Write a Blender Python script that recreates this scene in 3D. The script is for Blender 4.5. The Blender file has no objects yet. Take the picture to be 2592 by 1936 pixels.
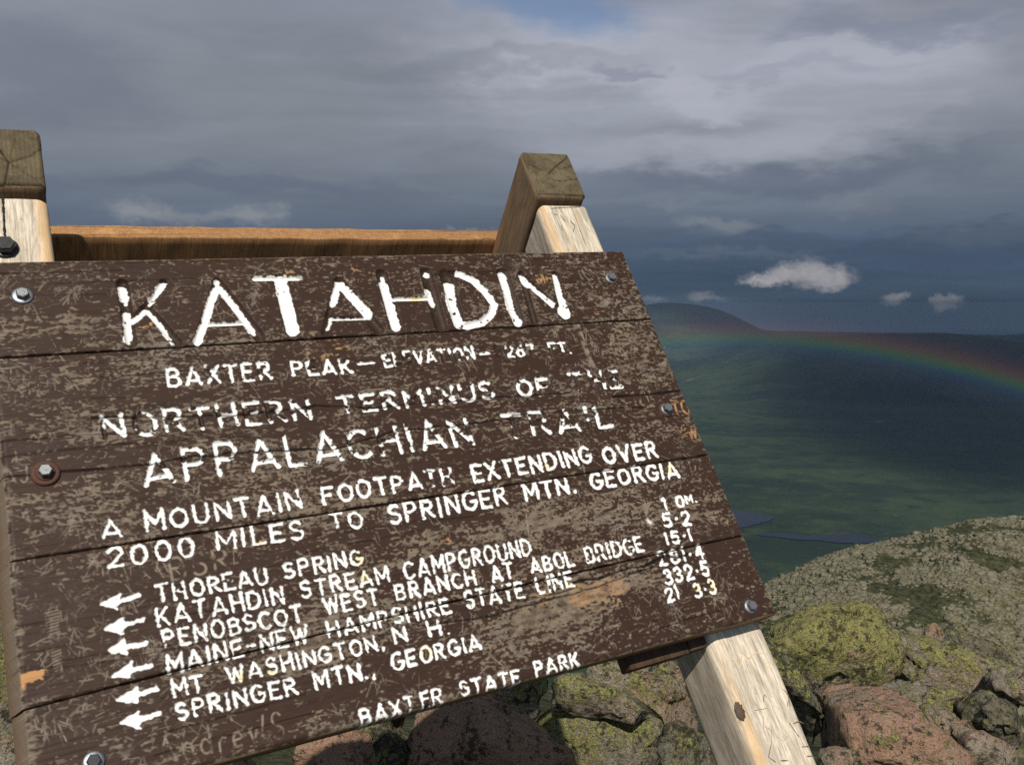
import bpy, bmesh, math, random
import numpy as np
from mathutils import Vector, Matrix, noise

random.seed(7)
rng = np.random.default_rng(11)
scene = bpy.context.scene
col = scene.collection
rad = math.radians

# ------------------------------------------------------------------ camera, sky, sun, exposure
PITCH = rad(4.9)
FPX = 2300.0                      # focal length in pixels of the 2592 px wide photograph
CAM = np.array([0.0, 0.0, 1.5])
cam_data = bpy.data.cameras.new('camera')
cam_data.sensor_width = 36.0
cam_data.lens = 36.0 * FPX / 2592.0
cam_data.clip_start = 0.05
cam_data.clip_end = 200000.0
cam = bpy.data.objects.new('camera', cam_data)
col.objects.link(cam)
cam.location = CAM
cam.rotation_euler = (math.pi / 2 - PITCH, 0, 0)
scene.camera = cam

scene.view_settings.view_transform = 'Standard'
scene.view_settings.look = 'None'
scene.view_settings.exposure = 0.0
scene.view_settings.gamma = 1.0
scene.view_settings.use_curve_mapping = False
scene.render.engine = 'CYCLES'
scene.cycles.use_denoising = False
scene.cycles.max_bounces = 6
scene.cycles.volume_bounces = 1
scene.cycles.transparent_max_bounces = 12

SUN_EL = rad(48.5)
ANTI_AZ = rad(1.0)               # azimuth (from +Y towards +X) of the antisolar point
to_sun = Vector((-math.sin(ANTI_AZ) * math.cos(SUN_EL), -math.cos(ANTI_AZ) * math.cos(SUN_EL), math.sin(SUN_EL)))
sun_data = bpy.data.lights.new('sun', 'SUN')
sun_data.energy = 4.3
sun_data.angle = rad(0.55)
sun_data.color = (1.0, 0.93, 0.82)
sun = bpy.data.objects.new('sun', sun_data)
sun.rotation_euler = (-to_sun).to_track_quat('-Z', 'Y').to_euler()
sun.location = (-2, -6, 9)
col.objects.link(sun)


class NT:
    """small helper to write node trees"""
    def __init__(self, tree):
        self.t = tree
    def n(self, typ, **kw):
        nd = self.t.nodes.new(typ)
        for k, v in kw.items():
            setattr(nd, k, v)
        return nd
    def put(self, sock, v):
        if hasattr(v, 'links') or isinstance(v, bpy.types.NodeSocket):
            self.t.links.new(v, sock)
        elif v is not None:
            if isinstance(v, (tuple, list)) and len(v) == 3 and sock.type == 'RGBA':
                v = (*v, 1.0)
            sock.default_value = v
    def math(self, op, a, b=None, c=None, clamp=False):
        nd = self.n('ShaderNodeMath', operation=op, use_clamp=clamp)
        self.put(nd.inputs[0], a)
        if b is not None: self.put(nd.inputs[1], b)
        if c is not None: self.put(nd.inputs[2], c)
        return nd.outputs[0]
    def mix(self, fac, a, b, blend='MIX'):
        nd = self.n('ShaderNodeMix', data_type='RGBA', blend_type=blend)
        nd.clamp_factor = True
        self.put(nd.inputs[0], fac); self.put(nd.inputs[6], a); self.put(nd.inputs[7], b)
        return nd.outputs[2]
    def ramp(self, fac, stops, interp='LINEAR'):
        nd = self.n('ShaderNodeValToRGB')
        cr = nd.color_ramp; cr.interpolation = interp
        while len(cr.elements) > 1: cr.elements.remove(cr.elements[-1])
        cr.elements[0].position = stops[0][0]
        def c4(c): return (c, c, c, 1) if not isinstance(c, (tuple, list)) else (*c, 1)
        cr.elements[0].color = c4(stops[0][1])
        for p, c in stops[1:]:
            e = cr.elements.new(p); e.color = c4(c)
        self.put(nd.inputs[0], fac)
        return nd.outputs[0]
    def step(self, v, lo, hi, clamp=True):
        nd = self.n('ShaderNodeMapRange', interpolation_type='SMOOTHSTEP')
        self.put(nd.inputs[0], v); nd.inputs[1].default_value = lo; nd.inputs[2].default_value = hi
        return nd.outputs[0]
    def noise(self, vec, scale, detail=4, rough=0.55, dist=0.0, out=0):
        nd = self.n('ShaderNodeTexNoise')
        if vec is not None: self.put(nd.inputs['Vector'], vec)
        nd.inputs['Scale'].default_value = scale
        nd.inputs['Detail'].default_value = detail
        nd.inputs['Roughness'].default_value = rough
        nd.inputs['Distortion'].default_value = dist
        return nd.outputs[out]
    def mapping(self, vec, scale=(1, 1, 1), loc=(0, 0, 0), rot=(0, 0, 0)):
        nd = self.n('ShaderNodeMapping')
        self.put(nd.inputs['Vector'], vec)
        nd.inputs['Scale'].default_value = scale
        nd.inputs['Location'].default_value = loc
        nd.inputs['Rotation'].default_value = rot
        return nd.outputs[0]
    def comb(self, x, y, z=0.0):
        nd = self.n('ShaderNodeCombineXYZ')
        self.put(nd.inputs[0], x); self.put(nd.inputs[1], y); self.put(nd.inputs[2], z)
        return nd.outputs[0]


def pix_dir(px, py):
    """direction in the world of a pixel of the 2592x1936 photograph"""
    x = (px - 1296) / FPX; y = (py - 968) / FPX
    d = np.array([x, math.cos(PITCH) - y * math.sin(PITCH), -math.sin(PITCH) - y * math.cos(PITCH)])
    return d / np.linalg.norm(d)


def az_el(px, py):
    d = pix_dir(px, py)
    return math.degrees(math.atan2(d[0], d[1])), math.degrees(math.asin(d[2]))


# world: Nishita sky with stratus and storm cloud over it
world = bpy.data.worlds.new('World')
scene.world = world
world.use_nodes = True
wt = world.node_tree
for nd in list(wt.nodes): wt.nodes.remove(nd)
W = NT(wt)
tc = W.n('ShaderNodeTexCoord').outputs['Generated']
sky = W.n('ShaderNodeTexSky', sky_type='NISHITA', sun_disc=False)
sky.sun_elevation = SUN_EL
sky.sun_rotation = math.pi + ANTI_AZ
sky.altitude = 1600
sky.air_density = 1.0
sky.dust_density = 0.6
sky.ozone_density = 1.2
sep = W.n('ShaderNodeSeparateXYZ'); W.put(sep.inputs[0], tc)
X, Y, Z = sep.outputs
az = W.math('MULTIPLY', W.math('ARCTAN2', X, Y), 57.2958)
el = W.math('MULTIPLY', W.math('ARCSINE', Z), 57.2958)
# cloud-layer coordinates: the direction meets a flat layer overhead, so bands close up towards the horizon
den = W.math('ADD', W.math('MAXIMUM', Z, 0.0), 0.11)
lx = W.math('DIVIDE', X, den); ly = W.math('DIVIDE', Y, den)
lay = W.comb(lx, ly, 0.0)
warp = W.noise(lay, 0.9, 3, 0.5, out=1)
lay2 = W.n('ShaderNodeVectorMath', operation='MULTIPLY_ADD')
W.put(lay2.inputs[0], warp); lay2.inputs[1].default_value = (0.9, 0.9, 0.9); W.put(lay2.inputs[2], lay)
lay2 = lay2.outputs[0]
n_big = W.noise(W.mapping(lay2, (0.55, 1.0, 1), (3.1, 1.7, 0), (0, 0, 0.25)), 0.8, 5, 0.52)
n_mid = W.noise(W.mapping(lay2, (0.7, 1.6, 1), (8.1, 4.2, 0), (0, 0, -0.12)), 1.9, 6, 0.55)
n_fine = W.noise(W.mapping(W.comb(az, el, 0.0), (0.06, 0.22, 1), (2, 5, 0)), 1.0, 6, 0.6, 0.6)
base = W.ramp(W.math('DIVIDE', el, 90.0), [
    (0.0, (0.050, 0.080, 0.122)), (0.022, (0.058, 0.092, 0.146)), (0.040, (0.082, 0.120, 0.182)),
    (0.070, (0.165, 0.200, 0.255)), (0.105, (0.225, 0.256, 0.300)), (0.155, (0.245, 0.272, 0.315)),
    (0.20, (0.250, 0.275, 0.335)), (0.40, (0.26, 0.29, 0.36)), (1.0, (0.30, 0.34, 0.42))])


def blob(a, e, ra, re_, vecaz, vecel, soft=0.35):
    dx = W.math('DIVIDE', W.math('SUBTRACT', vecaz, a), ra)
    dy = W.math('DIVIDE', W.math('SUBTRACT', vecel, e), re_)
    d = W.math('SQRT', W.math('ADD', W.math('MULTIPLY', dx, dx), W.math('MULTIPLY', dy, dy)))
    return W.step(d, 1.0 + soft, 1.0 - soft)


# wispy distortion of the angular coordinates for the shapes picked out by the sun
wn = W.noise(W.mapping(W.comb(az, el, 0.0), (0.10, 0.26, 1)), 1.0, 5, 0.6, out=1)
wsep = W.n('ShaderNodeSeparateXYZ'); W.put(wsep.inputs[0], wn)
azw = W.math('ADD', az, W.math('MULTIPLY', W.math('SUBTRACT', wsep.outputs[0], 0.5), 16.0))
elw = W.math('ADD', el, W.math('MULTIPLY', W.math('SUBTRACT', wsep.outputs[1], 0.5), 7.5))
c = base
# overall light / dark billows
vari = W.math('ADD', W.math('MULTIPLY', W.math('SUBTRACT', n_big, 0.5), 0.45), W.math('MULTIPLY', W.math('SUBTRACT', n_mid, 0.5), 0.40))
vari = W.math('ADD', vari, W.math('MULTIPLY', W.math('SUBTRACT', n_fine, 0.5), 0.20))
gain = W.math('ADD', 1.0, vari)
c = W.mix(1.0, c, W.comb(gain, gain, gain), 'MULTIPLY')
# paler low cloud on the left, slate-blue storm on the right
left = W.step(az, 12.0, -24.0)
lowl = W.math('MULTIPLY', left, W.step(el, 7.0, 1.0))
c = W.mix(W.math('MULTIPLY', lowl, 0.75), c, (0.135, 0.160, 0.220))
# sunlit veil, upper middle right
a0, e0 = az_el(1760, 150)
veil = blob(a0, e0, 15, 5.2, azw, elw, 0.65)
veil = W.math('MULTIPLY', veil, W.ramp(n_mid, [(0.30, 0.45), (0.62, 1.0)]))
c = W.mix(W.math('MULTIPLY', veil, 0.80), c, (0.44, 0.465, 0.555))
for (px, py, ra, re_, amt) in ((1560, 195, 6.5, .8, .7), (1800, 230, 4.0, .8, .65), (1520, 110, 7, 1.2, .45),
                               (2100, 140, 6, 1.2, .4), (1650, 380, 9, 1.0, .25), (2300, 200, 6, 3.0, .18), (1950, 330, 7, .6, .25)):
    a, e = az_el(px, py)
    c = W.mix(W.math('MULTIPLY', blob(a, e, ra, re_, azw, elw, 0.6), amt), c, (0.49, 0.51, 0.585))
# darker, bluer bands
for (px, py, ra, re_, amt, cc) in ((1560, 206, 2.6, .35, .7, (0.25, 0.28, 0.36)), (2000, 165, 4.5, .45, .3, (0.24, 0.27, 0.36)),
                                   (2250, 40, 5, .7, .5, (0.19, 0.23, 0.32)), (1950, 440, 11, 1.0, .6, (0.115, 0.140, 0.205)),
                                   (2350, 620, 9, .55, .55, (0.058, 0.085, 0.140)), (1950, 600, 7, .4, .45, (0.07, 0.10, 0.16)),
                                   (600, 455, 6, .7, .65, (0.135, 0.155, 0.225)), (200, 500, 5, .8, .4, (0.14, 0.165, 0.235)),
                                   (60, 170, 6, 2.4, .45, (0.14, 0.155, 0.22)), (900, 490, 5, .5, .4, (0.13, 0.155, 0.225)),
                                   (1250, 180, 9, .5, .35, (0.20, 0.225, 0.28)), (800, 90, 9, .6, .25, (0.21, 0.23, 0.28))):
    a, e = az_el(px, py)
    c = W.mix(W.math('MULTIPLY', blob(a, e, ra, re_, azw, elw, 0.6), amt), c, cc)
# pale lit patches low on the left and bands on the right
fn = W.noise(W.mapping(W.comb(az, el, 0.0), (0.55, 0.9, 1)), 1.0, 6, 0.62, out=1)
fsep = W.n('ShaderNodeSeparateXYZ'); W.put(fsep.inputs[0], fn)
azf = W.math('ADD', az, W.math('MULTIPLY', W.math('SUBTRACT', fsep.outputs[0], 0.5), 4.2))
elf = W.math('ADD', el, W.math('MULTIPLY', W.math('SUBTRACT', fsep.outputs[1], 0.5), 2.0))
for (px, py, ra, re_, amt) in ((350, 535, 1.3, .55, .75), (640, 540, 1.5, .55, .75), (480, 545, 3.2, .35, .5), (1180, 585, 1.5, .2, .4),
                               (1840, 570, 1.4, .45, .45), (1760, 560, 1.0, .3, .3), (1700, 520, 1.0, .3, .25), (2150, 520, 1.8, .6, .25),
                               (1800, 640, 5, .25, .12), (2500, 600, 4, .5, .10)):
    a, e = az_el(px, py)
    c = W.mix(W.math('MULTIPLY', blob(a, e, ra, re_, azf, elf, 0.7), amt), c, (0.29, 0.305, 0.335))
# small bright cumulus over the far ridge, with ragged tops and flat bases
cn = W.noise(W.mapping(W.comb(az, el, 0.0), (1.5, 1.9, 1)), 1.0, 7, 0.62, out=1)
csep = W.n('ShaderNodeSeparateXYZ'); W.put(csep.inputs[0], cn)
azc = W.math('ADD', az, W.math('MULTIPLY', W.math('SUBTRACT', csep.outputs[0], 0.5), 1.5))
elc = W.math('ADD', el, W.math('MULTIPLY', W.math('SUBTRACT', csep.outputs[1], 0.5), 1.1))
cumc = W.mix(csep.outputs[2], (0.26, 0.26, 0.29), (0.50, 0.48, 0.49))
for (px, py, rx, ry, amt) in ((1945, 708, 62, 14, 1.), (1985, 692, 40, 20, 1.), (2048, 690, 42, 32, 1.), (2110, 700, 48, 24, 1.),
                              (2095, 722, 40, 14, .8), (1920, 712, 40, 9, .8),
                              (2262, 760, 26, 11, .65), (2285, 748, 22, 8, .5), (2375, 768, 16, 18, .6), (2410, 762, 22, 13, .55), (2395, 778, 22, 8, .5),
                              (1770, 750, 26, 14, .42), (1800, 757, 40, 7, .3), (1655, 760, 30, 9, .35)):
    a, e = az_el(px, py)
    k = 57.2958 / FPX
    c = W.mix(W.math('MULTIPLY', blob(a, e, rx * k * .84, ry * k * .9, azc, elc, 0.7), amt * .88), c, cumc)
# blue hole at the top, and broken cloud letting the blue sky through elsewhere overhead
bk = W.n('ShaderNodeVectorMath', operation='SCALE'); W.put(bk.inputs[0], sky.outputs[0]); bk.inputs[3].default_value = 0.10
blue = bk.outputs[0]
a, e = az_el(1430, 25)
hole = W.math('MULTIPLY', blob(a, e, 4.6, 1.7, azw, elw, 0.6), 0.75)
over = W.math('MULTIPLY', W.step(el, 22, 40), W.step(n_big, 0.46, 0.60))
behind = W.math('MULTIPLY', W.step(Y, 0.1, -0.4), W.step(n_big, 0.42, 0.55))
c = W.mix(W.math('MAXIMUM', hole, W.math('MAXIMUM', over, behind)), c, blue)
c10 = W.n('ShaderNodeVectorMath', operation='SCALE'); W.put(c10.inputs[0], c); c10.inputs[3].default_value = 9.2
bg = W.n('ShaderNodeBackground'); W.put(bg.inputs[0], c10.outputs[0]); bg.inputs[1].default_value = 0.10
wo = W.n('ShaderNodeOutputWorld'); wt.links.new(bg.outputs[0], wo.inputs[0])


# ------------------------------------------------------------------ object helpers
def tag(o, label=None, cat=None, group=None, kind=None):
    if label: o['label'] = label
    if cat: o['category'] = cat
    if group: o['group'] = group
    if kind: o['kind'] = kind
    return o


def mesh_obj(name, verts, faces, mat=None, parent=None, smooth=False):
    me = bpy.data.meshes.new(name)
    verts = np.asarray(verts, dtype=np.float32)
    if isinstance(faces, np.ndarray):
        nf, k = faces.shape
        me.vertices.add(len(verts)); me.vertices.foreach_set('co', verts.ravel())
        me.loops.add(nf * k); me.loops.foreach_set('vertex_index', faces.ravel().astype(np.int32))
        me.polygons.add(nf)
        me.polygons.foreach_set('loop_start', np.arange(0, nf * k, k, dtype=np.int32))
        me.update(calc_edges=True)
    else:
        me.from_pydata([tuple(map(float, v)) for v in verts], [], faces)
        me.update()
    if smooth:
        me.polygons.foreach_set('use_smooth', np.ones(len(me.polygons), dtype=bool))
    if mat: me.materials.append(mat)
    o = bpy.data.objects.new(name, me)
    col.objects.link(o)
    if parent: o.parent = parent
    return o


def new_mat(name):
    m = bpy.data.materials.new(name)
    m.use_nodes = True
    t = m.node_tree
    for nd in list(t.nodes): t.nodes.remove(nd)
    N = NT(t)
    p = N.n('ShaderNodeBsdfPrincipled')
    o = N.n('ShaderNodeOutputMaterial')
    t.links.new(p.outputs[0], o.inputs[0])
    return m, N, p


def bump(N, p, height, strength, dist):
    b = N.n('ShaderNodeBump')
    b.inputs['Strength'].default_value = strength
    b.inputs['Distance'].default_value = dist
    N.put(b.inputs['Height'], height)
    N.t.links.new(b.outputs[0], p.inputs['Normal'])


# ------------------------------------------------------------------ terrain
def crest_table():
    pts = [(-3000, 1500), (-200, 1560), (80, 1660), (700, 1780), (1300, 1790), (1640, 1735), (1780, 1640), (1945, 1478), (2004, 1451), (2071, 1415),
           (2161, 1384), (2228, 1373), (2295, 1359), (2385, 1337), (2452, 1318), (2497, 1311), (2592, 1305), (2750, 1290), (3000, 1290), (4200, 1330)]
    t = [az_el(*p) for p in pts]
    return np.array([q[0] for q in t]), np.array([-q[1] for q in t])


CAZ, CEL = crest_table()


def fbm(x, y, sc, oct=4, seed=0.0):
    return noise.fractal(Vector((x / sc + seed, y / sc - seed, seed * .37)), 0.9, 2.1, oct)


def terrain_h(azd, r):
    a = (azd + 180) % 360 - 180
    ce = float(np.interp(a, CAZ, CEL))
    x = r * math.sin(rad(a)); y = r * math.cos(rad(a))
    RC = 400.0
    if r < 2: z = -1.60 - .08 * r
    elif r < 30:
        al = 41 - 17 * min(1, math.log(r / 2) / math.log(15)) ** .7
        z = -r * math.tan(rad(al))
    else:
        ra = 215.0
        lo = max(24.0, ce + 4)
        if r < ra: z = -r * math.tan(rad(24 + (lo - 24) * (r - 30) / (ra - 30)))
        else:
            za = -ra * math.tan(rad(lo)); zc0 = -RC * math.tan(rad(ce))
            t_ = min(1, (r - ra) / (RC - ra))
            z = za + (zc0 - za) * t_ + 9.0 * math.sin(math.pi * t_) * t_
    if r > RC:
        zc = -RC * math.tan(rad(ce))
        z = zc - (r - RC) * 0.30 - (r - RC) ** 2 * 0.0011
        if z < -600: z = max(z, -1000.0)
        if r > 1700: z = -1000.0
    if r < 3000:
        amp = min(2.2, 0.02 * r) if r > 3 else 0.03
        if r > 200: amp = 2.2 * max(.3, min(1, abs(r - 400) / 60))
        z += amp * fbm(x, y, max(1.2, min(30, r * .12)), 5, 4.2)
    if r > 2600:
        w = min(1, (r - 2600) / 1500)
        amp = 4 + max(0, r - 5200) * 0.0065
        z = -1000 + w * amp * (fbm(x, y, 2100, 4, 1.3) - 0.15)
    return z


def scrub_mask(x, y):
    """above 0 where low dark green scrub covers the block field"""
    r = math.hypot(x, y)
    return fbm(x * 1.25, y * .55, 30, 5, 9.0) * .85 + .55 * fbm(x * 1.1, y * .6, 6.5, 4, 3.0) - .02 - .30 * max(0, (r - 330) / 80)


def build_terrain():
    azs = list(np.arange(-46, 7.99, 0.6)) + list(np.arange(8, 46.01, 0.2)) + list(np.arange(50, 313.9, 4.0))
    rs = [0.0001, 0.6, 1.2, 1.8, 2.4]
    r = 3.0
    while r < 38000:
        rs.append(r); r = r * (1.06 if r < 200 else 1.05) if not 200 < r < 430 else r + 2.6
    na, nr = len(azs), len(rs)
    vs = np.zeros((nr * na, 3), np.float32); scrub = np.full(nr * na, -1, np.float32)
    i = 0
    for r in rs:
        for a in azs:
            z = terrain_h(a, r)
            x, y = r * math.sin(rad(a)), r * math.cos(rad(a))
            vs[i] = (x, y, 1.5 + z)
            if 5 < r < 460: scrub[i] = scrub_mask(x, y)
            i += 1
    f = []
    for j in range(nr - 1):
        for k in range(na):
            k2 = (k + 1) % na
            f.append((j * na + k, (j + 1) * na + k, (j + 1) * na + k2, j * na + k2))
    return vs, np.array(f), scrub


def terrain_mat():
    m, N, p = new_mat('terrain_cover')
    g = N.n('ShaderNodeNewGeometry').outputs['Position']
    ln = N.n('ShaderNodeVectorMath', operation='LENGTH'); N.put(ln.inputs[0], g)
    r = ln.outputs['Value']
    # near: lichen-grey block field with dark green krummholz
    n1 = N.noise(g, 0.045, 5, 0.62, 0.4)
    gs = N.mapping(g, (1, .45, 1))
    n2 = N.noise(gs, 0.16, 5, 0.68)
    n3 = N.noise(gs, 0.75, 5, 0.7)
    rock = N.mix(N.step(n3, .35, .65), (0.055, 0.055, 0.026), (0.24, 0.22, 0.135))
    rock = N.mix(N.step(n2, 0.45, 0.7), rock, (0.135, 0.125, 0.050))
    shrub = N.mix(N.step(n3, .35, .62), (0.014, 0.021, 0.009), (0.075, 0.076, 0.036))
    sa = N.n('ShaderNodeAttribute'); sa.attribute_name = 'scrub'
    sm = N.step(N.math('ADD', sa.outputs['Fac'], N.math('MULTIPLY', N.math('SUBTRACT', n3, 0.5), 1.5)), -0.06, 0.10)
    near = N.mix(sm, rock, shrub)
    soil = N.mix(N.noise(g, 3.0, 4, .6), (0.035, 0.030, 0.020), (0.075, 0.070, 0.038))
    near = N.mix(N.step(r, 16, 9), near, soil)
    # valley forest, bogs and clearings
    f1 = N.noise(N.mapping(g, (1, 1.8, 1)), 0.00055, 6, 0.6, 0.3)
    f2 = N.noise(g, 0.006, 5, 0.65)
    f3 = N.noise(g, 0.05, 3, 0.6)
    forest = N.mix(N.step(f1, 0.40, 0.62), (0.008, 0.020, 0.015), (0.030, 0.050, 0.026))
    forest = N.mix(N.math('MULTIPLY', N.step(N.math('ADD', f2, N.math('MULTIPLY', N.math('SUBTRACT', f1, .5), .5)), 0.50, 0.62), 0.6), forest, (0.050, 0.064, 0.030))
    forest = N.mix(N.math('MULTIPLY', N.step(f2, 0.44, 0.36), 0.7), forest, (0.005, 0.013, 0.008))
    forest = N.mix(N.math('MULTIPLY', f3, 0.5), forest, (0.020, 0.036, 0.016))
    bare = N.math('MULTIPLY', N.step(N.noise(g, 0.0017, 5, 0.7), 0.655, 0.70), 0.8)
    forest = N.mix(bare, forest, (0.15, 0.13, 0.105))
    N.put(p.inputs['Base Color'], N.mix(N.step(r, 400, 1500), near, forest))
    p.inputs['Roughness'].default_value = 0.95
    p.inputs['Specular IOR Level'].default_value = 0.15
    bump(N, p, N.math('ADD', n2, N.math('MULTIPLY', n3, 0.6)), 0.9, 1.2)
    return m


TERRAIN_MAT = terrain_mat()
vs, fs, scr_v = build_terrain()
terrain = mesh_obj('terrain', vs, fs, TERRAIN_MAT, smooth=True)
_a = terrain.data.attributes.new('scrub', 'FLOAT', 'POINT'); _a.data.foreach_set('value', scr_v)
tag(terrain, 'mountain slope of grey rock and dark green scrub falling to the forested valley', kind='structure')


def ground_pt(px, py, zrel=-1000.0):
    d = pix_dir(px, py)
    k = zrel / d[2]
    return CAM + d * k


# ponds in the valley
wm, N, p = new_mat('pond_water')
N.put(p.inputs['Base Color'], (0.002, 0.005, 0.018, 1))
p.inputs['Roughness'].default_value = 0.30
p.inputs['Specular IOR Level'].default_value = 0.12
g = N.n('ShaderNodeNewGeometry').outputs['Position']
bump(N, p, N.noise(g, 0.2, 3, 0.6), 0.3, 0.5)


def smooth_poly(pts, k=3):
    pts = [np.array(q, float) for q in pts]
    for _ in range(k):
        out = []
        for i in range(len(pts)):
            a, b = pts[i], pts[(i + 1) % len(pts)]
            out += [a * .75 + b * .25, a * .25 + b * .75]
        pts = out
    return pts


def pond(name, pts, label):
    P = smooth_poly([ground_pt(x, y, -1000 + 5) for x, y in pts], 4)
    P = [q * (1 + 0.004 * fbm(q[0], q[1], 90, 4, 2.2)) for q in P]
    for q in P: q[2] = 1.5 - 995.0
    v = [q for q in P] + [q - np.array([0, 0, 14.0]) for q in P]
    n = len(P)
    f = [list(range(n))] + [[i, i + n, (i + 1) % n + n, (i + 1) % n] for i in range(n)]
    o = mesh_obj(name, v, f, wm)
    tag(o, label, kind='structure')


pond('pond_water', [(1700, 1262), (1860, 1290), (1905, 1296), (1967, 1307), (1945, 1320), (1882, 1333), (1860, 1337), (1700, 1320)],
     'dark blue pond showing beside the right edge of the sign')
pond('pond_water', [(1905, 1352), (1935, 1348), (2000, 1351), (2048, 1354), (2090, 1354), (2150, 1350), (2190, 1352), (2215, 1360), (2235, 1371), (2215, 1375), (2120, 1372),
                    (2060, 1366), (1990, 1362)],
     'narrow dark blue pond just above the near rocky shoulder')

# far mountains

def mountain(name, crest, D, front, label):
    """ridge whose skyline runs through the crest points at distance D, with slopes front and back"""
    xs = np.array([q[0] for q in crest]); ys = np.array([q[1] for q in crest])
    nx, ny = 90, 34
    v = []
    for i in range(nx):
        px = xs[0] + (xs[-1] - xs[0]) * i / (nx - 1)
        py = float(np.interp(px, xs, ys))
        # soften the joints
        py = (py + float(np.interp(px - 30, xs, ys)) + float(np.interp(px + 30, xs, ys))) / 3
        d = pix_dir(px, py)
        hd = np.array([d[0], d[1]]); hd /= np.linalg.norm(hd)
        zt = d[2] / math.hypot(d[0], d[1]) * D
        for j in range(ny):
            t = j / (ny - 1) * 2 - 1          # -1 front foot, 0 crest, 1 back foot
            rr = D + t * front
            s = abs(t)
            prof = 1 - (s ** 1.25)
            z = -1040 + (zt + 1040) * prof
            x, y = hd * rr
            if 0 < s < 1:
                z += 160 * min(1, s * 3) * (1 - s) * fbm(x, y, 2600, 5, 2.0)
            z += 0 if s == 0 else 0
            v.append((x, y, z + CAM[2]))
    f = [(i * ny + j, (i + 1) * ny + j, (i + 1) * ny + j + 1, i * ny + j + 1) for i in range(nx - 1) for j in range(ny - 1)]
    o = mesh_obj(name, v, np.array(f), TERRAIN_MAT, smooth=True)
    tag(o, label, kind='structure')


mountain('mountain', [(900, 905), (1200, 880), (1400, 850), (1560, 790), (1640, 768), (1700, 762), (1760, 768), (1820, 780), (1860, 797), (1900, 822), (1950, 842), (2010, 852), (2120, 868), (2260, 884)],
         21000, 4200, 'dark domed mountain on the horizon beside the sign')
mountain('mountain', [(1350, 962), (1600, 945), (1780, 905), (1920, 866), (2050, 851), (2160, 846), (2280, 842), (2360, 840), (2440, 844), (2520, 855), (2592, 866), (2800, 895), (3100, 962)],
         13000, 3000, 'long dark ridge sloping down at the right horizon')
mountain('mountain', [(1500, 850), (1800, 842), (2000, 838), (2150, 842), (2500, 848), (2900, 850)], 31000, 3000,
         'low blue hills on the far horizon under the small cloud')


# storm cloud bank high over the valley: throws the shade on the valley floor
def cloud_bank():
    hz = 9000.0
    shade = [(900, 812), (1200, 868), (1500, 880), (1700, 890), (1770, 900), (1830, 940), (1865, 1000), (1890, 1060), (1960, 1130), (2080, 1185), (2200, 1215),
             (2330, 1262), (2480, 1300), (2700, 1320), (3100, 1200), (3500, 960), (3400, 860), (2900, 815), (2300, 808), (1900, 806)]
    P = []
    for x, y in shade:
        d = pix_dir(x, y)
        k = -1000.0 / d[2] if d[2] < -0.027 else 36000.0
        q = CAM + d * min(k, 34000.0)
        q[2] = -1000
        s = np.array(to_sun); q = q + s * ((hz - q[2]) / s[2])
        P.append(q)
    P = np.array(smooth_poly(P, 2))[:, :2]
    lo, hi = P.min(0) - 2500, P.max(0) + 2500
    n = 90
    gx, gy = np.meshgrid(np.linspace(lo[0], hi[0], n), np.linspace(lo[1], hi[1], n))
    ins_ = np.zeros(gx.shape, bool); dist = np.full(gx.shape, 1e9)
    for i in range(len(P)):
        (x1, y1), (x2, y2) = P[i], P[(i + 1) % len(P)]
        ins_ ^= ((y1 > gy) != (y2 > gy)) & (gx < (x2 - x1) * (gy - y1) / (y2 - y1 + 1e-9) + x1)
        dx, dy = x2 - x1, y2 - y1
        t_ = np.clip(((gx - x1) * dx + (gy - y1) * dy) / (dx * dx + dy * dy + 1e-9), 0, 1)
        dist = np.minimum(dist, np.hypot(gx - x1 - t_ * dx, gy - y1 - t_ * dy))
    sd = np.where(ins_, dist, -dist)
    v, rim = [], []
    for layer in (0, 1):
        for j in range(n):
            for i in range(n):
                nz = fbm(gx[j, i], gy[j, i], 2600, 5, 7.0)
                th_ = 900 * min(1, max(0, (sd[j, i] + 900) / 3000)) ** .6
                v.append((gx[j, i], gy[j, i], hz + nz * 180 + layer * (th_ + 200 * nz + 60)))
                rim.append(sd[j, i] / 1000)
    f = []
    for layer in (0, 1):
        for j in range(n - 1):
            for i in range(n - 1):
                if max(sd[j, i], sd[j + 1, i + 1]) < -2400: continue
                q = layer * n * n + j * n + i
                f.append((q, q + 1, q + n + 1, q + n) if layer else (q, q + n, q + n + 1, q + 1))
    m, N, p = new_mat('storm_cloud')
    g = N.n('ShaderNodeNewGeometry').outputs['Position']
    N.put(p.inputs['Base Color'], N.mix(N.noise(g, 0.0004, 5, 0.6), (0.55, 0.57, 0.62), (0.85, 0.86, 0.88)))
    p.inputs['Roughness'].default_value = 1.0
    at = N.n('ShaderNodeAttribute'); at.attribute_name = 'rim'
    wn2 = N.math('MULTIPLY', N.math('SUBTRACT', N.noise(g, 0.00055, 5, 0.6), 0.5), 0.55)
    N.put(p.inputs['Alpha'], N.step(N.math('ADD', at.outputs['Fac'], N.math('MULTIPLY', wn2, 3.0)), -0.3, 1.3))
    o = mesh_obj('storm_cloud', v, np.array(f), m, smooth=True)
    ra_ = o.data.attributes.new('rim', 'FLOAT', 'POINT'); ra_.data.foreach_set('value', np.array(rim, np.float32))
    tag(o, 'broad grey storm cloud bank high above the dark side of the valley', 'cloud')


cloud_bank()


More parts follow.
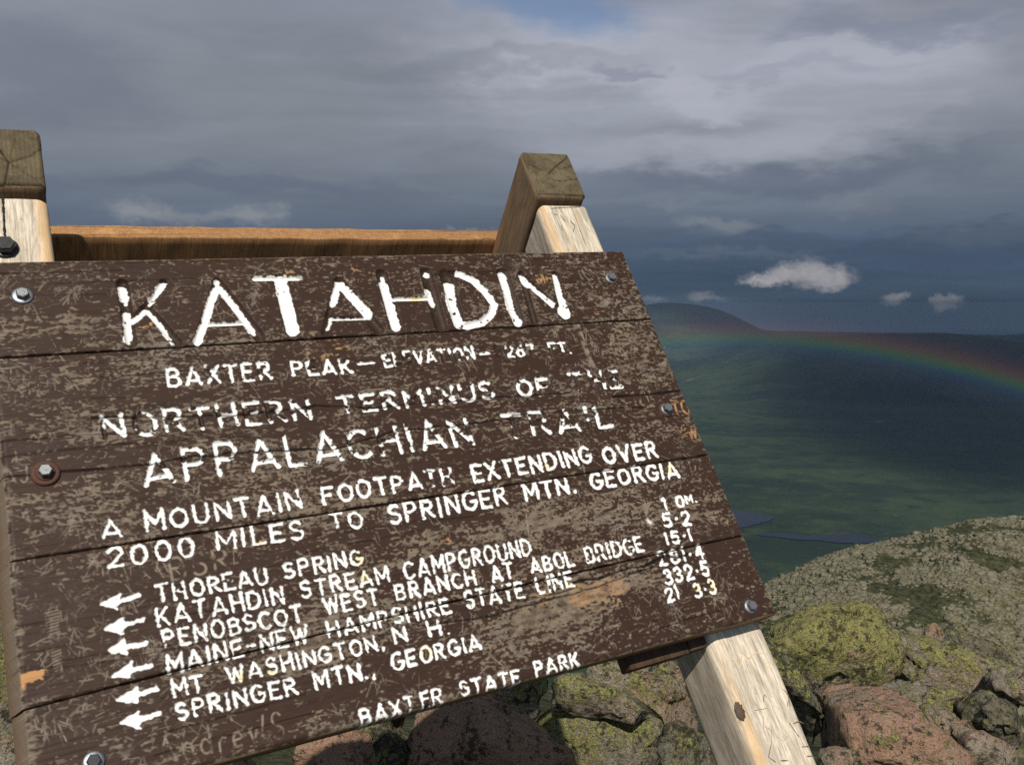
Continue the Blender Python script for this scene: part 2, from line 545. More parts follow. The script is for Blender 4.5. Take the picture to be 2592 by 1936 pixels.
# rainbow: an arc of the ring around the antisolar direction
def rainbow():
    ax = Vector((math.sin(rad(13.8)) * math.cos(rad(43.3)), math.cos(rad(13.8)) * math.cos(rad(43.3)), -math.sin(rad(43.3))))
    D = 1700.0
    u = ax.cross(Vector((0, 0, 1))).normalized()      # to the right
    w = u.cross(ax).normalized()                      # up
    stops = [(39.3, (0, 0, 0)), (40.4, (.10, .12, .30)), (40.80, (.12, .32, .62)), (41.10, (.20, .75, .35)), (41.32, (.50, .75, .12)), (41.55, (.75, .48, .12)),
             (41.85, (.72, .24, .14)), (42.2, (.36, .10, .12)), (42.7, (.10, .03, .06)), (43.5, (0, 0, 0)), (43.8, (0, 0, 0))]
    na = 120
    rads = np.linspace(39.3, 43.8, 46)
    v, f, cols = [], [], []
    for r in rads:
        cc = [float(np.interp(r, [s[0] for s in stops], [s[1][k] for s in stops])) for k in range(3)]
        for i in range(na):
            a = rad(-34 + 74 * i / (na - 1))
            rr = D * math.tan(rad(r))
            q = Vector(CAM) + ax * D + (w * math.cos(a) + u * math.sin(a)) * rr
            v.append(q)
            e = min(1, i / 12, (na - 1 - i) / 12)
            cols.append((cc[0] * e, cc[1] * e, cc[2] * e, 1))
    for j in range(len(rads) - 1):
        for i in range(na - 1):
            f.append((j * na + i, j * na + i + 1, (j + 1) * na + i + 1, (j + 1) * na + i))
    m = bpy.data.materials.new('rainbow_light'); m.use_nodes = True
    t = m.node_tree
    for nd in list(t.nodes): t.nodes.remove(nd)
    N = NT(t)
    at = N.n('ShaderNodeAttribute'); at.attribute_name = 'spectrum'
    e = N.n('ShaderNodeEmission'); N.put(e.inputs[0], at.outputs['Color']); e.inputs[1].default_value = 0.048
    tr = N.n('ShaderNodeBsdfTransparent')
    ad = N.n('ShaderNodeAddShader'); t.links.new(e.outputs[0], ad.inputs[0]); t.links.new(tr.outputs[0], ad.inputs[1])
    o_ = N.n('ShaderNodeOutputMaterial'); t.links.new(ad.outputs[0], o_.inputs[0])
    o = mesh_obj('rainbow', v, np.array(f), m, smooth=True)
    ca = o.data.color_attributes.new('spectrum', 'FLOAT_COLOR', 'POINT')
    ca.data.foreach_set('color', np.array(cols, np.float32).ravel())
    o.visible_shadow = True
    tag(o, 'faint low rainbow arching over the valley beneath the storm cloud', 'rainbow')


rainbow()

# haze over the whole land
hv = []
hb = 45000.0
for z in (-1150.0, 110.0):
    hv += [(-hb, -hb, z), (hb, -hb, z), (hb, hb, z), (-hb, hb, z)]
hz_o = mesh_obj('haze', hv, [(3, 2, 1, 0), (4, 5, 6, 7), (0, 1, 5, 4), (1, 2, 6, 5), (2, 3, 7, 6), (3, 0, 4, 7)])
hm = bpy.data.materials.new('haze_air'); hm.use_nodes = True
t = hm.node_tree
for nd in list(t.nodes): t.nodes.remove(nd)
N = NT(t)
pv = N.n('ShaderNodeVolumePrincipled')
pv.inputs['Color'].default_value = (0.22, 0.31, 0.44, 1)
pv.inputs['Density'].default_value = 0.000028
oo = N.n('ShaderNodeOutputMaterial'); t.links.new(pv.outputs[0], oo.inputs['Volume'])
hz_o.data.materials.append(hm)
tag(hz_o, 'thin blue haze in the air over the valley', kind='stuff')

# ------------------------------------------------------------------ stones strewn over the near shoulder (too many to count)
def shoulder_stones():
    v, f = [], []
    base = [(-1, -.8, -.6), (1, -.9, -.6), (.9, .8, -.6), (-.8, 1, -.6), (-.7, -.6, .5), (.6, -.7, .7), (.7, .5, .45), (-.5, .6, .8)]
    fc = [(0, 3, 2, 1), (4, 5, 6, 7), (0, 1, 5, 4), (1, 2, 6, 5), (2, 3, 7, 6), (3, 0, 4, 7)]
    cnt = 0
    while cnt < 21000:
        a = random.uniform(12, 36)
        r = math.sqrt(random.uniform(225 ** 2, 415 ** 2))
        x, y = r * math.sin(rad(a)), r * math.cos(rad(a))
        if scrub_mask(x, y) + random.gauss(0, .20) > 0.02: continue
        z = 1.5 + terrain_h(a, r)
        s = min(2.4, random.lognormvariate(-.62, .5))
        M = Matrix.Rotation(random.uniform(0, 6.28), 3, 'Z') @ Matrix.Rotation(random.gauss(0, .35), 3, 'X')
        sx, sy, sz = s * random.uniform(.7, 1.4), s * random.uniform(.6, 1.2), s * random.uniform(.4, .8)
        b = len(v)
        for q in base:
            w = M @ Vector((q[0] * sx * random.uniform(.75, 1.1), q[1] * sy * random.uniform(.75, 1.1), q[2] * sz * random.uniform(.8, 1.2)))
            v.append((x + w.x, y + w.y, z + w.z))
        f += [tuple(b + i for i in q) for q in fc]
        cnt += 1
    m, N, p = new_mat('field_stone')
    g = N.n('ShaderNodeNewGeometry').outputs['Position']
    n1 = N.noise(g, 0.25, 5, 0.7); n2 = N.noise(g, 1.6, 4, 0.7)
    cc = N.mix(N.step(n1, .35, .65), (0.085, 0.082, 0.040), (0.165, 0.150, 0.100))
    cc = N.mix(N.step(n2, .48, .7), cc, (0.23, 0.205, 0.150))
    N.put(p.inputs['Base Color'], cc); p.inputs['Roughness'].default_value = .95
    o = mesh_obj('field_stones', v, np.array(f), m)
    tag(o, 'grey lichen stones strewn over the near shoulder', kind='stuff')


shoulder_stones()


# ------------------------------------------------------------------ boulders
def rock_mat(name, pink, lichen, dark, moss=0.0, grey=(0.29, 0.255, 0.205)):
    m, N, p = new_mat(name)
    tcn = N.n('ShaderNodeTexCoord').outputs['Object']
    oi = N.n('ShaderNodeObjectInfo').outputs['Random']
    off = N.comb(N.math('MULTIPLY', oi, 37.0), N.math('MULTIPLY', oi, 91.0), N.math('MULTIPLY', oi, 13.0))
    va = N.n('ShaderNodeVectorMath', operation='ADD'); N.put(va.inputs[0], tcn); N.put(va.inputs[1], off)
    g = va.outputs[0]

    def cen(n, k): return N.math('MULTIPLY', N.math('SUBTRACT', n, .5), k)
    n1 = N.noise(g, 4.0, 6, 0.6, 0.3)
    n2 = N.noise(g, 18.0, 6, 0.7)
    n3 = N.noise(g, 62.0, 5, 0.75)
    n4 = N.noise(g, 140.0, 4, 0.75)
    pinkc = N.mix(n2, (0.52, 0.31, 0.205), (0.34, 0.20, 0.140))
    greyc = N.mix(n2, tuple(q * 1.45 for q in grey), tuple(q * .70 for q in grey))
    pm = N.step(N.math('ADD', N.math('ADD', n1, pink), cen(n3, .7)), 0.80, 1.02)
    cc = N.mix(pm, greyc, pinkc)
    cc = N.mix(N.math('MULTIPLY', N.step(n4, .52, .66), .55), cc, (0.44, 0.38, 0.30))
    cc = N.mix(N.math('MULTIPLY', N.step(n4, .45, .34), .75), cc, (0.045, 0.038, 0.030))
    # pale grey-green crust
    lc0 = N.math('ADD', N.noise(g, 13.0, 6, 0.72), cen(n3, 1.2))
    cc = N.mix(N.math('MULTIPLY', N.step(lc0, .52, .66), .45 + .4 * lichen), cc, N.mix(n4, (0.20, 0.195, 0.11), (0.43, 0.41, 0.27)))
    # yellow-green map lichen in broken colonies
    lc = N.math('ADD', N.math('ADD', N.noise(g, 5.5, 6, 0.68, .6), cen(n2, 1.0)), cen(n3, 1.25))
    so = N.n('ShaderNodeSeparateXYZ'); N.put(so.inputs[0], tcn)
    lc = N.math('ADD', lc, N.math('MULTIPLY', N.math('SUBTRACT', so.outputs[2], 0.17), 1.2 if lichen > .555 else .5))
    lm = N.math('MULTIPLY', N.step(N.math('ADD', lc, lichen), 0.93, 1.10), .92)
    lcol = N.mix(N.step(n4, .35, .65), (0.170, 0.172, 0.045), (0.430, 0.415, 0.155))
    cc = N.mix(lm, cc, lcol)
    # black lichen and stain specks
    dark = dark - .005
    dk = N.math('ADD', N.math('ADD', N.noise(g, 11.0, 6, 0.74), cen(N.noise(g, 52.0, 5, 0.72), 1.5)), dark)
    cc = N.mix(N.math('MULTIPLY', N.step(dk, 0.96, 1.12), .85), cc, (0.042, 0.036, 0.026))
    if moss:
        cc = N.mix(N.math('MULTIPLY', N.step(N.math('ADD', N.math('ADD', N.noise(g, 8, 5, .65), moss), cen(n3, .5)), .75, .95), .8), cc, N.mix(n3, (0.030, 0.040, 0.012), (0.12, 0.115, 0.035)))
    N.put(p.inputs['Base Color'], cc)
    p.inputs['Roughness'].default_value = 0.92
    p.inputs['Specular IOR Level'].default_value = 0.2
    h = N.math('ADD', N.math('ADD', N.math('MULTIPLY', n2, 1.0), N.math('MULTIPLY', n3, 0.7)), N.math('MULTIPLY', n4, 0.25))
    h = N.math('ADD', h, N.math('MULTIPLY', lm, 0.12))
    bump(N, p, h, 1.0, 0.028)
    return m


RM = {
    'lichen': rock_mat('lichen_granite', 0.30, 0.56, 0.43),
    'lichen_more': rock_mat('bright_lichen_granite', 0.40, 0.56, 0.46),
    'mixed': rock_mat('mottled_granite', 0.34, 0.52, 0.44),
    'grey': rock_mat('grey_granite', 0.38, 0.42, 0.43, grey=(0.31, 0.265, 0.20)),
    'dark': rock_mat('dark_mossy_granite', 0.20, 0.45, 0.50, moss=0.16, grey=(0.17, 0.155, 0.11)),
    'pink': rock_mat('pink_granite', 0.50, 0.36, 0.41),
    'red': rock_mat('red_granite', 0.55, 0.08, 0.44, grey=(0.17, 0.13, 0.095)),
}


def base_dist(py):
    d = pix_dir(1296, py)
    return -1.32 / d[2] * math.hypot(d[0], d[1])


def boulder(pts, mat, label, dist=None, thick=None, tilt=0.5, amp=0.035, seed=0, zoom=None, group='boulders around the sign', seg=0.013, cut=None):
    ox, oy, s = zoom if zoom else (0, 0, 1)
    P = [(ox + x * s, oy + y * s) for x, y in pts]
    ys = [q[1] for q in P]
    D = dist if dist else base_dist(max(ys))
    # points on the upright plane at forward distance D, kept in camera-height axes
    ring = []
    for x, y in P:
        d = pix_dir(x, y); ring.append(CAM + d * (D / d[1]))
    ring = smooth_poly(ring, 1)
    ctr = sum(ring) / len(ring)
    hgt = max(q[2] for q in ring) - min(q[2] for q in ring)
    wid = max(q[0] for q in ring) - min(q[0] for q in ring)
    T = thick if thick else 0.42 * (hgt + wid) / 2
    zmax = max(q[2] for q in ring)
    v, f = [], []
    rnd = random.Random(seed + 5)
    gx = rnd.uniform(-.25, .25)
    sections = [(.30, -.62), (.66, -.55), (.90, -.28), (1.0, 0.0), (.97, .45), (.80, .9), (.40, 1.15)]
    for sc_, dy in sections:
        for q in ring:
            w = ctr + (q - ctr) * sc_
            rel = (w[2] - ctr[2]) / max(hgt, 1e-3)
            y = dy * T
            if dy < 0:
                y = dy * T * (1 - tilt * (rel + .5) * 1.0) + gx * (w[0] - ctr[0])
            # keep the outline by sliding along the line of sight
            k = (w[1] + y) / w[1]
            z = CAM[2] + (w[2] - CAM[2]) * (k if dy < 0 else 1.0) - (0.16 * T * dy if dy > 0 else 0)
            v.append((w[0] * (k if dy < 0 else 1.0), w[1] + y, z))
    n = len(ring)
    for a in range(len(sections) - 1):
        for i in range(n):
            f.append((a * n + i, a * n + (i + 1) % n, (a + 1) * n + (i + 1) % n, (a + 1) * n + i))
    cf = len(v); v.append(np.mean(np.array(v[:n]), axis=0) + np.array([0, -.04 * T, 0]))
    cb = len(v); v.append(np.mean(np.array(v[-1 - n:-1]), axis=0))
    for i in range(n):
        f.append((cf, (i + 1) % n, i))
        b = (len(sections) - 1) * n
        f.append((cb, b + i, b + (i + 1) % n))
    me = bpy.data.meshes.new('boulder')
    org = np.array([ctr[0], ctr[1] + .1 * T, min(q[2] for q in ring)])
    me.from_pydata([tuple(np.array(q) - org) for q in v], [], f); me.update()
    o = bpy.data.objects.new('boulder', me)
    col.objects.link(o); o.location = org
    md = o.modifiers.new('remesh', 'REMESH'); md.mode = 'VOXEL'; md.voxel_size = max(seg, (hgt + wid) / 120)
    md2 = o.modifiers.new('smooth', 'SMOOTH'); md2.factor = .5; md2.iterations = 1
    dg = bpy.context.evaluated_depsgraph_get()
    ev = o.evaluated_get(dg)
    me2 = bpy.data.meshes.new_from_object(ev, depsgraph=dg)
    o.modifiers.clear()
    o.data = me2; bpy.data.meshes.remove(me)
    me2.name = 'boulder'
    nv = len(me2.vertices)
    co = np.zeros(nv * 3, np.float32); me2.vertices.foreach_get('co', co); co = co.reshape(-1, 3)
    no = np.zeros(nv * 3, np.float32); me2.vertices.foreach_get('normal', no); no = no.reshape(-1, 3)
    A = amp
    sz = (hgt + wid) / 2
    # flat fracture planes: shave the lump with a few planes, keeping close to its outline
    mid_ = (co.max(0) + co.min(0)) / 2
    for _k in range(20):
        dv = np.array([rnd.gauss(0, 1), rnd.gauss(-.8, .7), rnd.gauss(.35, .9)])
        dv /= np.linalg.norm(dv)
        pr = (co - mid_) @ dv
        hi = np.percentile(pr, 99.5) * (cut or rnd.uniform(.62, .86)) if dv[1] < -.45 else np.percentile(pr, 99.5) * (.985 if cut else rnd.uniform(.90, .97))
        ex_ = np.maximum(0, pr - hi)
        co = co - dv[None, :] * ex_[:, None] * .93
    sd = Vector((seed * 3.17, seed * 1.3, seed * .7))
    dsp = np.zeros(nv, np.float32)
    for i in range(nv):
        q = Vector(co[i])
        a = noise.fractal(q * (2.2 / max(sz, .2)) + sd, 0.8, 2.0, 3)
        # broken facets: every cell is its own tilted plane, with a step at the fracture
        qs = q * (2.6 / max(sz, .2)) + sd + Vector((a, a, a)) * .12
        vd, vp = noise.voronoi(qs)
        rp = noise.cell_vector(vp[0] * 7.3)
        b = (rp[0] - .5) * A * .55 + (qs - vp[0]).dot(Vector((rp[1] - .5, rp[2] - .5, rp[0] - .5))) * A * 1.0
        fi = noise.fractal(q * 20.0 + sd, 0.7, 2.2, 4)
        cr = abs(noise.noise(Vector((q.x * 3.2 + q.z * 2, q.y * 3.2, q.z * 4.5)) + sd))
        dsp[i] = A * .12 * a + b + 0.0062 * fi - 0.018 * max(0, 1 - cr / .03)
    co = co + no * dsp[:, None]
    me2.vertices.foreach_set('co', co.ravel())
    me2.polygons.foreach_set('use_smooth', np.ones(len(me2.polygons), bool))
    me2.update()
    me2.materials.clear(); me2.materials.append(RM[mat])
    tag(o, label, 'boulder', group)
    return o


Z3 = (1900, 1450, .31284)
Z5 = (1160, 1600, .28933)
Z6 = (560, 1636, .28933)
boulder([(210, 550), (330, 500), (470, 405), (620, 345), (740, 345), (860, 345), (950, 300), (1050, 296), (1140, 345), (1220, 450), (1300, 560), (1315, 700), (1240, 900),
         (1230, 1030), (900, 1120), (600, 1140), (540, 1000), (400, 840), (260, 700)], 'lichen_more',
        'big humped boulder thick with yellow-green lichen, just right of the sign post', zoom=Z3, dist=2.95, seed=1, thick=.30, tilt=1.0, cut=.86)
boulder([(150, 480), (250, 590), (350, 700), (440, 840), (540, 1000), (600, 1150), (720, 1450), (650, 1500), (560, 1490), (400, 1120), (250, 760), (120, 560)], 'dark',
        'dark narrow slab leaning beside the right post', zoom=Z3, dist=2.55, seed=2, thick=.16, tilt=.2)
boulder([(1270, 545), (1450, 600), (1700, 610), (1900, 680), (2100, 750), (2330, 880), (2350, 1020), (2060, 1020), (1960, 1060), (1640, 1010), (1440, 1000), (1340, 900), (1230, 850), (1290, 700)], 'lichen',
        'wide flat green-grey slab right of the humped boulder', zoom=Z3, dist=3.15, seed=3, thick=.40, tilt=1.2, cut=.85)
boulder([(1450, 500), (1480, 430), (1530, 402), (1580, 415), (1625, 460), (1590, 560), (1560, 640), (1470, 640), (1440, 570)], 'pink',
        'small upright stone with a pink top, standing on the skyline of the slab', zoom=Z3, dist=3.65, seed=4, thick=.07, tilt=.4, amp=.012)
boulder([(1590, 430), (1750, 480), (1900, 540), (2050, 630), (2212, 750), (2400, 880), (2350, 980), (2000, 780), (1800, 690), (1560, 640)], 'dark',
        'dark lichen-crusted slab running down behind the wide flat slab', zoom=Z3, dist=3.9, seed=5, thick=.22, tilt=.5)
boulder([(860, 1110), (960, 1060), (1300, 1020), (1640, 955), (1900, 1030), (2040, 1070), (2010, 1150), (1900, 1200), (1700, 1220), (1500, 1190), (1300, 1180), (900, 1180)], 'mixed',
        'low mottled slab wedged under the humped boulder', zoom=Z3, dist=2.66, seed=6, thick=.2, tilt=1.0)
boulder([(785, 1180), (900, 1150), (1150, 1150), (1330, 1125), (1400, 1110), (1470, 1160), (1560, 1250), (1620, 1310), (1560, 1350), (1700, 1420), (1830, 1520), (1930, 1640),
         (1900, 1800), (850, 1800), (810, 1500)], 'pink',
        'salmon pink granite block at the bottom right of the picture', zoom=Z3, dist=2.28, seed=7, thick=.34, tilt=1.25, amp=.022, cut=.88)
boulder([(1480, 1200), (1600, 1190), (1760, 1230), (1900, 1285), (1870, 1380), (1860, 1500), (1800, 1510), (1700, 1440), (1560, 1350)], 'mixed',
        'small wedge of mottled rock between the pink block and the right edge', zoom=Z3, dist=2.42, seed=8, thick=.15, tilt=.8)
boulder([(1880, 1390), (2050, 1400), (2250, 1440), (2400, 1600), (2350, 1850), (1850, 1850), (1830, 1560)], 'grey',
        'grey-brown block in the bottom right corner', zoom=Z3, dist=2.25, seed=9, thick=.25, tilt=.9)
boulder([(1860, 1230), (1960, 1100), (2100, 1050), (2212, 1090), (2360, 1180), (2400, 1420), (2212, 1440), (2050, 1410), (1900, 1380)], 'dark',
        'rounded brownish boulder at the right edge above the corner block', zoom=Z3, dist=2.5, seed=10, thick=.2, tilt=.6)
boulder([(2060, 960), (2212, 830), (2400, 860), (2500, 1100), (2230, 1110), (2120, 1060)], 'lichen',
        'lichen boulder cut by the right edge of the picture', zoom=Z3, dist=2.85, seed=11, thick=.2)
boulder([(630, 1540), (700, 1480), (790, 1455), (870, 1480), (910, 1560), (920, 1750), (600, 1750)], 'grey',
        'small grey-pink stone at the bottom beside the pink block', zoom=Z3, dist=2.12, seed=12, thick=.1, amp=.015)
boulder([(560, 1110), (860, 1120), (900, 1300), (860, 1560), (600, 1560)], 'dark',  # dark stone backs this gap, standing in for its deep shade
        'dark-toned rock backing the shaded gap left of the pink block', zoom=Z3, dist=3.25, seed=13, thick=.1)
boulder([(1180, 850), (1500, 840), (1600, 1000), (1550, 1100), (1200, 1100)], 'dark',  # dark stone again, shade of the hollow put into its colour
        'dark-toned rock backing the shaded gap below the wide flat slab', zoom=Z3, dist=3.3, seed=14, thick=.1)
# between the sign and the post
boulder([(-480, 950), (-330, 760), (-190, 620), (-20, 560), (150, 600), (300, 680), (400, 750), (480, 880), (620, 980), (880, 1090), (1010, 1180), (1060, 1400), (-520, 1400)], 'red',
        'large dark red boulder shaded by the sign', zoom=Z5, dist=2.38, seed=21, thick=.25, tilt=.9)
boulder([(150, 560), (450, 400), (650, 380), (770, 400), (790, 500), (730, 680), (690, 780), (620, 900), (500, 870), (400, 760), (270, 680)], 'lichen',
        'green and brown boulder left of the dark vertical crack', zoom=Z5, dist=3.15, seed=22, thick=.15)
boulder([(790, 420), (1040, 340), (1110, 470), (1300, 470), (1430, 510), (1540, 600), (1590, 650), (1700, 750), (1850, 860), (1500, 810), (1200, 770), (820, 750), (730, 700), (760, 560)],
        'lichen_more', 'yellow-green lichen face under the lower edge of the sign', zoom=Z5, dist=3.10, seed=23, thick=.12, tilt=.5, amp=.02)
boulder([(1030, 330), (1370, 255), (1500, 340), (1700, 430), (2060, 450), (2150, 700), (2250, 900), (2230, 1080), (1900, 880), (1600, 640), (1440, 520), (1300, 490), (1120, 520)], 'grey',
        'long grey-pink slab slanting down to the right post', zoom=Z5, dist=3.22, seed=24, thick=.18, tilt=1.0)
boulder([(1650, 470), (1720, 350), (1830, 262), (1900, 310), (1990, 320), (2060, 460), (1900, 540), (1720, 530)], 'lichen_more',
        'bright green knob of rock behind the right post', zoom=Z5, dist=3.55, seed=25, thick=.12)
boulder([(1360, 330), (1480, 300), (1640, 290), (1720, 330), (1700, 460), (1500, 470)], 'grey',
        'pale rock under the short cleat below the sign', zoom=Z5, dist=3.7, seed=26, thick=.12)
boulder([(630, 850), (800, 750), (1200, 745), (1700, 815), (1940, 885), (1830, 960), (1830, 1400), (900, 1400), (830, 1080), (650, 940)], 'lichen',
        'broad green-grey block at the bottom left of the right post', zoom=Z5, dist=3.1, seed=27, thick=.25, tilt=1.0)
boulder([(1790, 930), (2000, 890), (2212, 1010), (2330, 1200), (2250, 1450), (1770, 1450)], 'dark',
        'dark mossy boulder against the foot of the right post', zoom=Z5, dist=2.72, seed=28, thick=.18)
# under the sign, in its shade
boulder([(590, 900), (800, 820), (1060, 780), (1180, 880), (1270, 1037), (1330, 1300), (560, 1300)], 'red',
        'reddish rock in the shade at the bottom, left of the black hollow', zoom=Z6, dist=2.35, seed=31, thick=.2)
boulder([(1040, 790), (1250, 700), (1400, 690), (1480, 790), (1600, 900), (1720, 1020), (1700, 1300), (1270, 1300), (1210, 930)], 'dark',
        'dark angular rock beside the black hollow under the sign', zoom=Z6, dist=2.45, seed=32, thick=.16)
boulder([(1700, 560), (1900, 500), (2000, 640), (1800, 820), (1700, 760)], 'lichen',
        'pale lichen rock glimpsed behind the black hollow', zoom=Z6, dist=3.4, seed=33, thick=.1)
# left of the sign
boulder([(-420, 1560), (-150, 1480), (-20, 1450), (40, 1520), (70, 1640), (60, 1730), (-100, 1760), (-400, 1760)], 'dark',
        'shadowy rock left of the sign edge', dist=3.3, seed=41, thick=.3)
boulder([(-380, 1720), (-150, 1660), (0, 1660), (60, 1720), (90, 1820), (40, 1880), (-300, 1900)], 'lichen',
        'green lichen rock left of the sign, below the shadowy one', dist=2.7, seed=42, thick=.3)
boulder([(-300, 1900), (-60, 1870), (30, 1880), (90, 1890), (130, 2010), (60, 2100), (-250, 2100)], 'mixed',
        'pale mottled rock in the bottom left corner', dist=2.2, seed=43, thick=.2)
# filler rocks under and behind, hidden mostly
boulder([(150, 1950), (400, 1930), (620, 1950), (700, 2200), (100, 2200)], 'red',
        'reddish rock below the bottom edge of the sign', dist=2.0, seed=44, thick=.2)

# ------------------------------------------------------------------ the sign frame in space
R_s = np.array([[0.87078832, 0.29948919, -0.38991527], [-0.0836589, 0.87175333, 0.48274976], [0.48448827, -0.38775297, 0.78416755]])
T_s = np.array([-0.6706151, -0.15366807, 1.14853426])
CB = np.array([[1, 0, 0], [0, -math.sin(PITCH), -math.cos(PITCH)], [0, math.cos(PITCH), -math.sin(PITCH)]])   # rows: camera x, y(down), forward


def S(u, v, w):
    """sign coordinates in metres (u right, v down the face, w into the face) to world"""
    q = np.stack([np.asarray(u, float) + 0 * np.asarray(v, float) + 0 * np.asarray(w, float), np.asarray(v, float) + 0 * np.asarray(u, float), np.asarray(w, float) + 0 * np.asarray(u, float)], -1)
    c_ = q @ R_s.T + T_s
    return c_ @ CB + CAM


def inv(px, py, w=0.0):
    o = R_s.T @ (-T_s)
    d = R_s.T @ np.array([(px - 1296) / FPX, (py - 968) / FPX, 1.0])
    k = (w - o[2]) / d[2]
    q = o + k * d
    return np.array([q[0], q[1]])


# ------------------------------------------------------------------ stroke lettering
def arc(cx, cy, rx, ry, a0, a1, n=14):
    return [(cx + rx * math.cos(rad(a0 + (a1 - a0) * i / n)), cy + ry * math.sin(rad(a0 + (a1 - a0) * i / n))) for i in range(n + 1)]


G = {
    'A': (.84, [[(0, 0), (.42, 1), (.84, 0)], [(.12, .22), (.72, .22)]]),
    'B': (.66, [[(0, 0), (0, 1)], [(0, 1), (.35, 1)] + arc(.35, .765, .25, .235, 90, -90, 8) + [(0, .53)], [(0, .53), (.38, .53)] + arc(.38, .265, .28, .265, 90, -90, 8) + [(0, 0)]]),
    'C': (.72, [arc(.42, .5, .42, .5, 48, 312, 16)]),
    'D': (.74, [[(0, 0), (0, 1), (.28, 1)] + arc(.28, .5, .46, .5, 90, -90, 12) + [(0, 0)]]),
    'E': (.60, [[(.60, 1), (0, 1), (0, 0), (.60, 0)], [(0, .52), (.48, .52)]]),
    'F': (.58, [[(.58, 1), (0, 1), (0, 0)], [(0, .52), (.46, .52)]]),
    'G': (.78, [arc(.42, .5, .42, .5, 48, 350, 18) + [(.82, .45), (.5, .45)]]),
    'H': (.70, [[(0, 0), (0, 1)], [(.7, 0), (.7, 1)], [(0, .5), (.7, .5)]]),
    'I': (.05, [[(.02, 0), (.02, 1)]]),
    'K': (.66, [[(0, 0), (0, 1)], [(.62, 1), (0, .38)], [(.2, .58), (.66, 0)]]),
    'L': (.56, [[(0, 1), (0, 0), (.56, 0)]]),
    'M': (.86, [[(0, 0), (0, 1), (.43, .3), (.86, 1), (.86, 0)]]),
    'N': (.72, [[(0, 0), (0, 1), (.72, 0), (.72, 1)]]),
    'O': (.80, [arc(.4, .5, .4, .5, 0, 360, 22)]),
    'P': (.62, [[(0, 0), (0, 1), (.34, 1)] + arc(.34, .74, .27, .26, 90, -90, 8) + [(0, .48)]]),
    'R': (.66, [[(0, 0), (0, 1), (.34, 1)] + arc(.34, .76, .26, .24, 90, -90, 8) + [(0, .52)], [(.25, .52), (.66, 0)]]),
    'S': (.64, [arc(.32, .755, .29, .245, 35, 270, 12) + arc(.32, .255, .31, .255, 90, -145, 12)]),
    'T': (.70, [[(0, 1), (.7, 1)], [(.35, 1), (.35, 0)]]),
    'U': (.70, [[(0, 1), (0, .35)] + arc(.35, .35, .35, .35, 180, 360, 12) + [(.7, 1)]]),
    'V': (.78, [[(0, 1), (.39, 0), (.78, 1)]]),
    'W': (1.05, [[(0, 1), (.27, 0), (.52, .85), (.78, 0), (1.05, 1)]]),
    'X': (.70, [[(0, 0), (.7, 1)], [(0, 1), (.7, 0)]]),
    'Z': (.6, [[(0, 1), (.6, 1), (0, 0), (.6, 0)]]),
    'J': (.45, [[(.45, 1), (.45, .25)] + arc(.22, .25, .23, .25, 0, -160, 8)]),
    'Y': (.6, [[(0, 1), (.3, .5), (.6, 1)], [(.3, .5), (.3, 0)]]),
    '0': (.62, [arc(.31, .5, .31, .5, 0, 360, 20)]),
    '1': (.10, [[(0, .88), (.07, 1), (.07, 0)]]),
    '2': (.60, [arc(.3, .72, .28, .28, 165, -30, 12) + [(0, 0), (.6, 0)]]),
    '3': (.56, [arc(.26, .76, .26, .24, 150, -90, 12) + arc(.26, .26, .30, .26, 90, -150, 12)]),
    '4': (.62, [[(.45, 0), (.45, 1), (0, .32), (.62, .32)]]),
    '5': (.58, [[(.55, 1), (.08, 1), (.04, .55)] + arc(.26, .31, .31, .31, 110, -140, 12)]),
    '6': (.60, [[(.45, 1)] + arc(.3, .3, .3, .3, 160, 520, 18)]),
    '7': (.56, [[(0, 1), (.56, 1), (.2, 0)]]),
    '8': (.60, [arc(.3, .76, .24, .24, -90, 270, 14), arc(.3, .27, .3, .27, 90, 450, 16)]),
    '-': (.5, [[(.03, .48), (.47, .48)]]),
    '.': (.08, [[(.03, .02), (.05, .04)]]),
    ',': (.14, [[(.09, .08), (.02, -.16)]]),
    '\u00b7': (.10, [[(.04, .45), (.06, .47)]]),
    'n': (.5, [[(0, 0), (0, .6)], [(0, .4), (.2, .6), (.45, .5), (.5, 0)]]),
    'd': (.5, [[(.5, 0), (.5, 1.1)], arc(.25, .28, .25, .28, 0, 360, 12)]),
    'r': (.35, [[(0, 0), (0, .6)], [(0, .35), (.15, .58), (.35, .55)]]),
    'e': (.5, [[(0, .3), (.48, .35)] + arc(.25, .3, .25, .3, 10, 310, 12)]),
    'w': (.8, [[(0, .65), (.2, 0), (.4, .55), (.6, 0), (.85, 1.1)]]),
    's': (.5, [arc(.3, .95, .25, .3, 35, 270, 12) + arc(.3, .35, .3, .3, 90, -145, 12)]),
}

Q = .38880   # zoom scale 860/2212
A1 = (0, 600, Q); A2 = (800, 600, Q); A3 = (1300, 900, Q); A4 = (0, 1200, .44560); A5 = (800, 1200, .44560)


def zp(Zm, x, y): return (Zm[0] + x * Zm[2], Zm[1] + y * Zm[2])


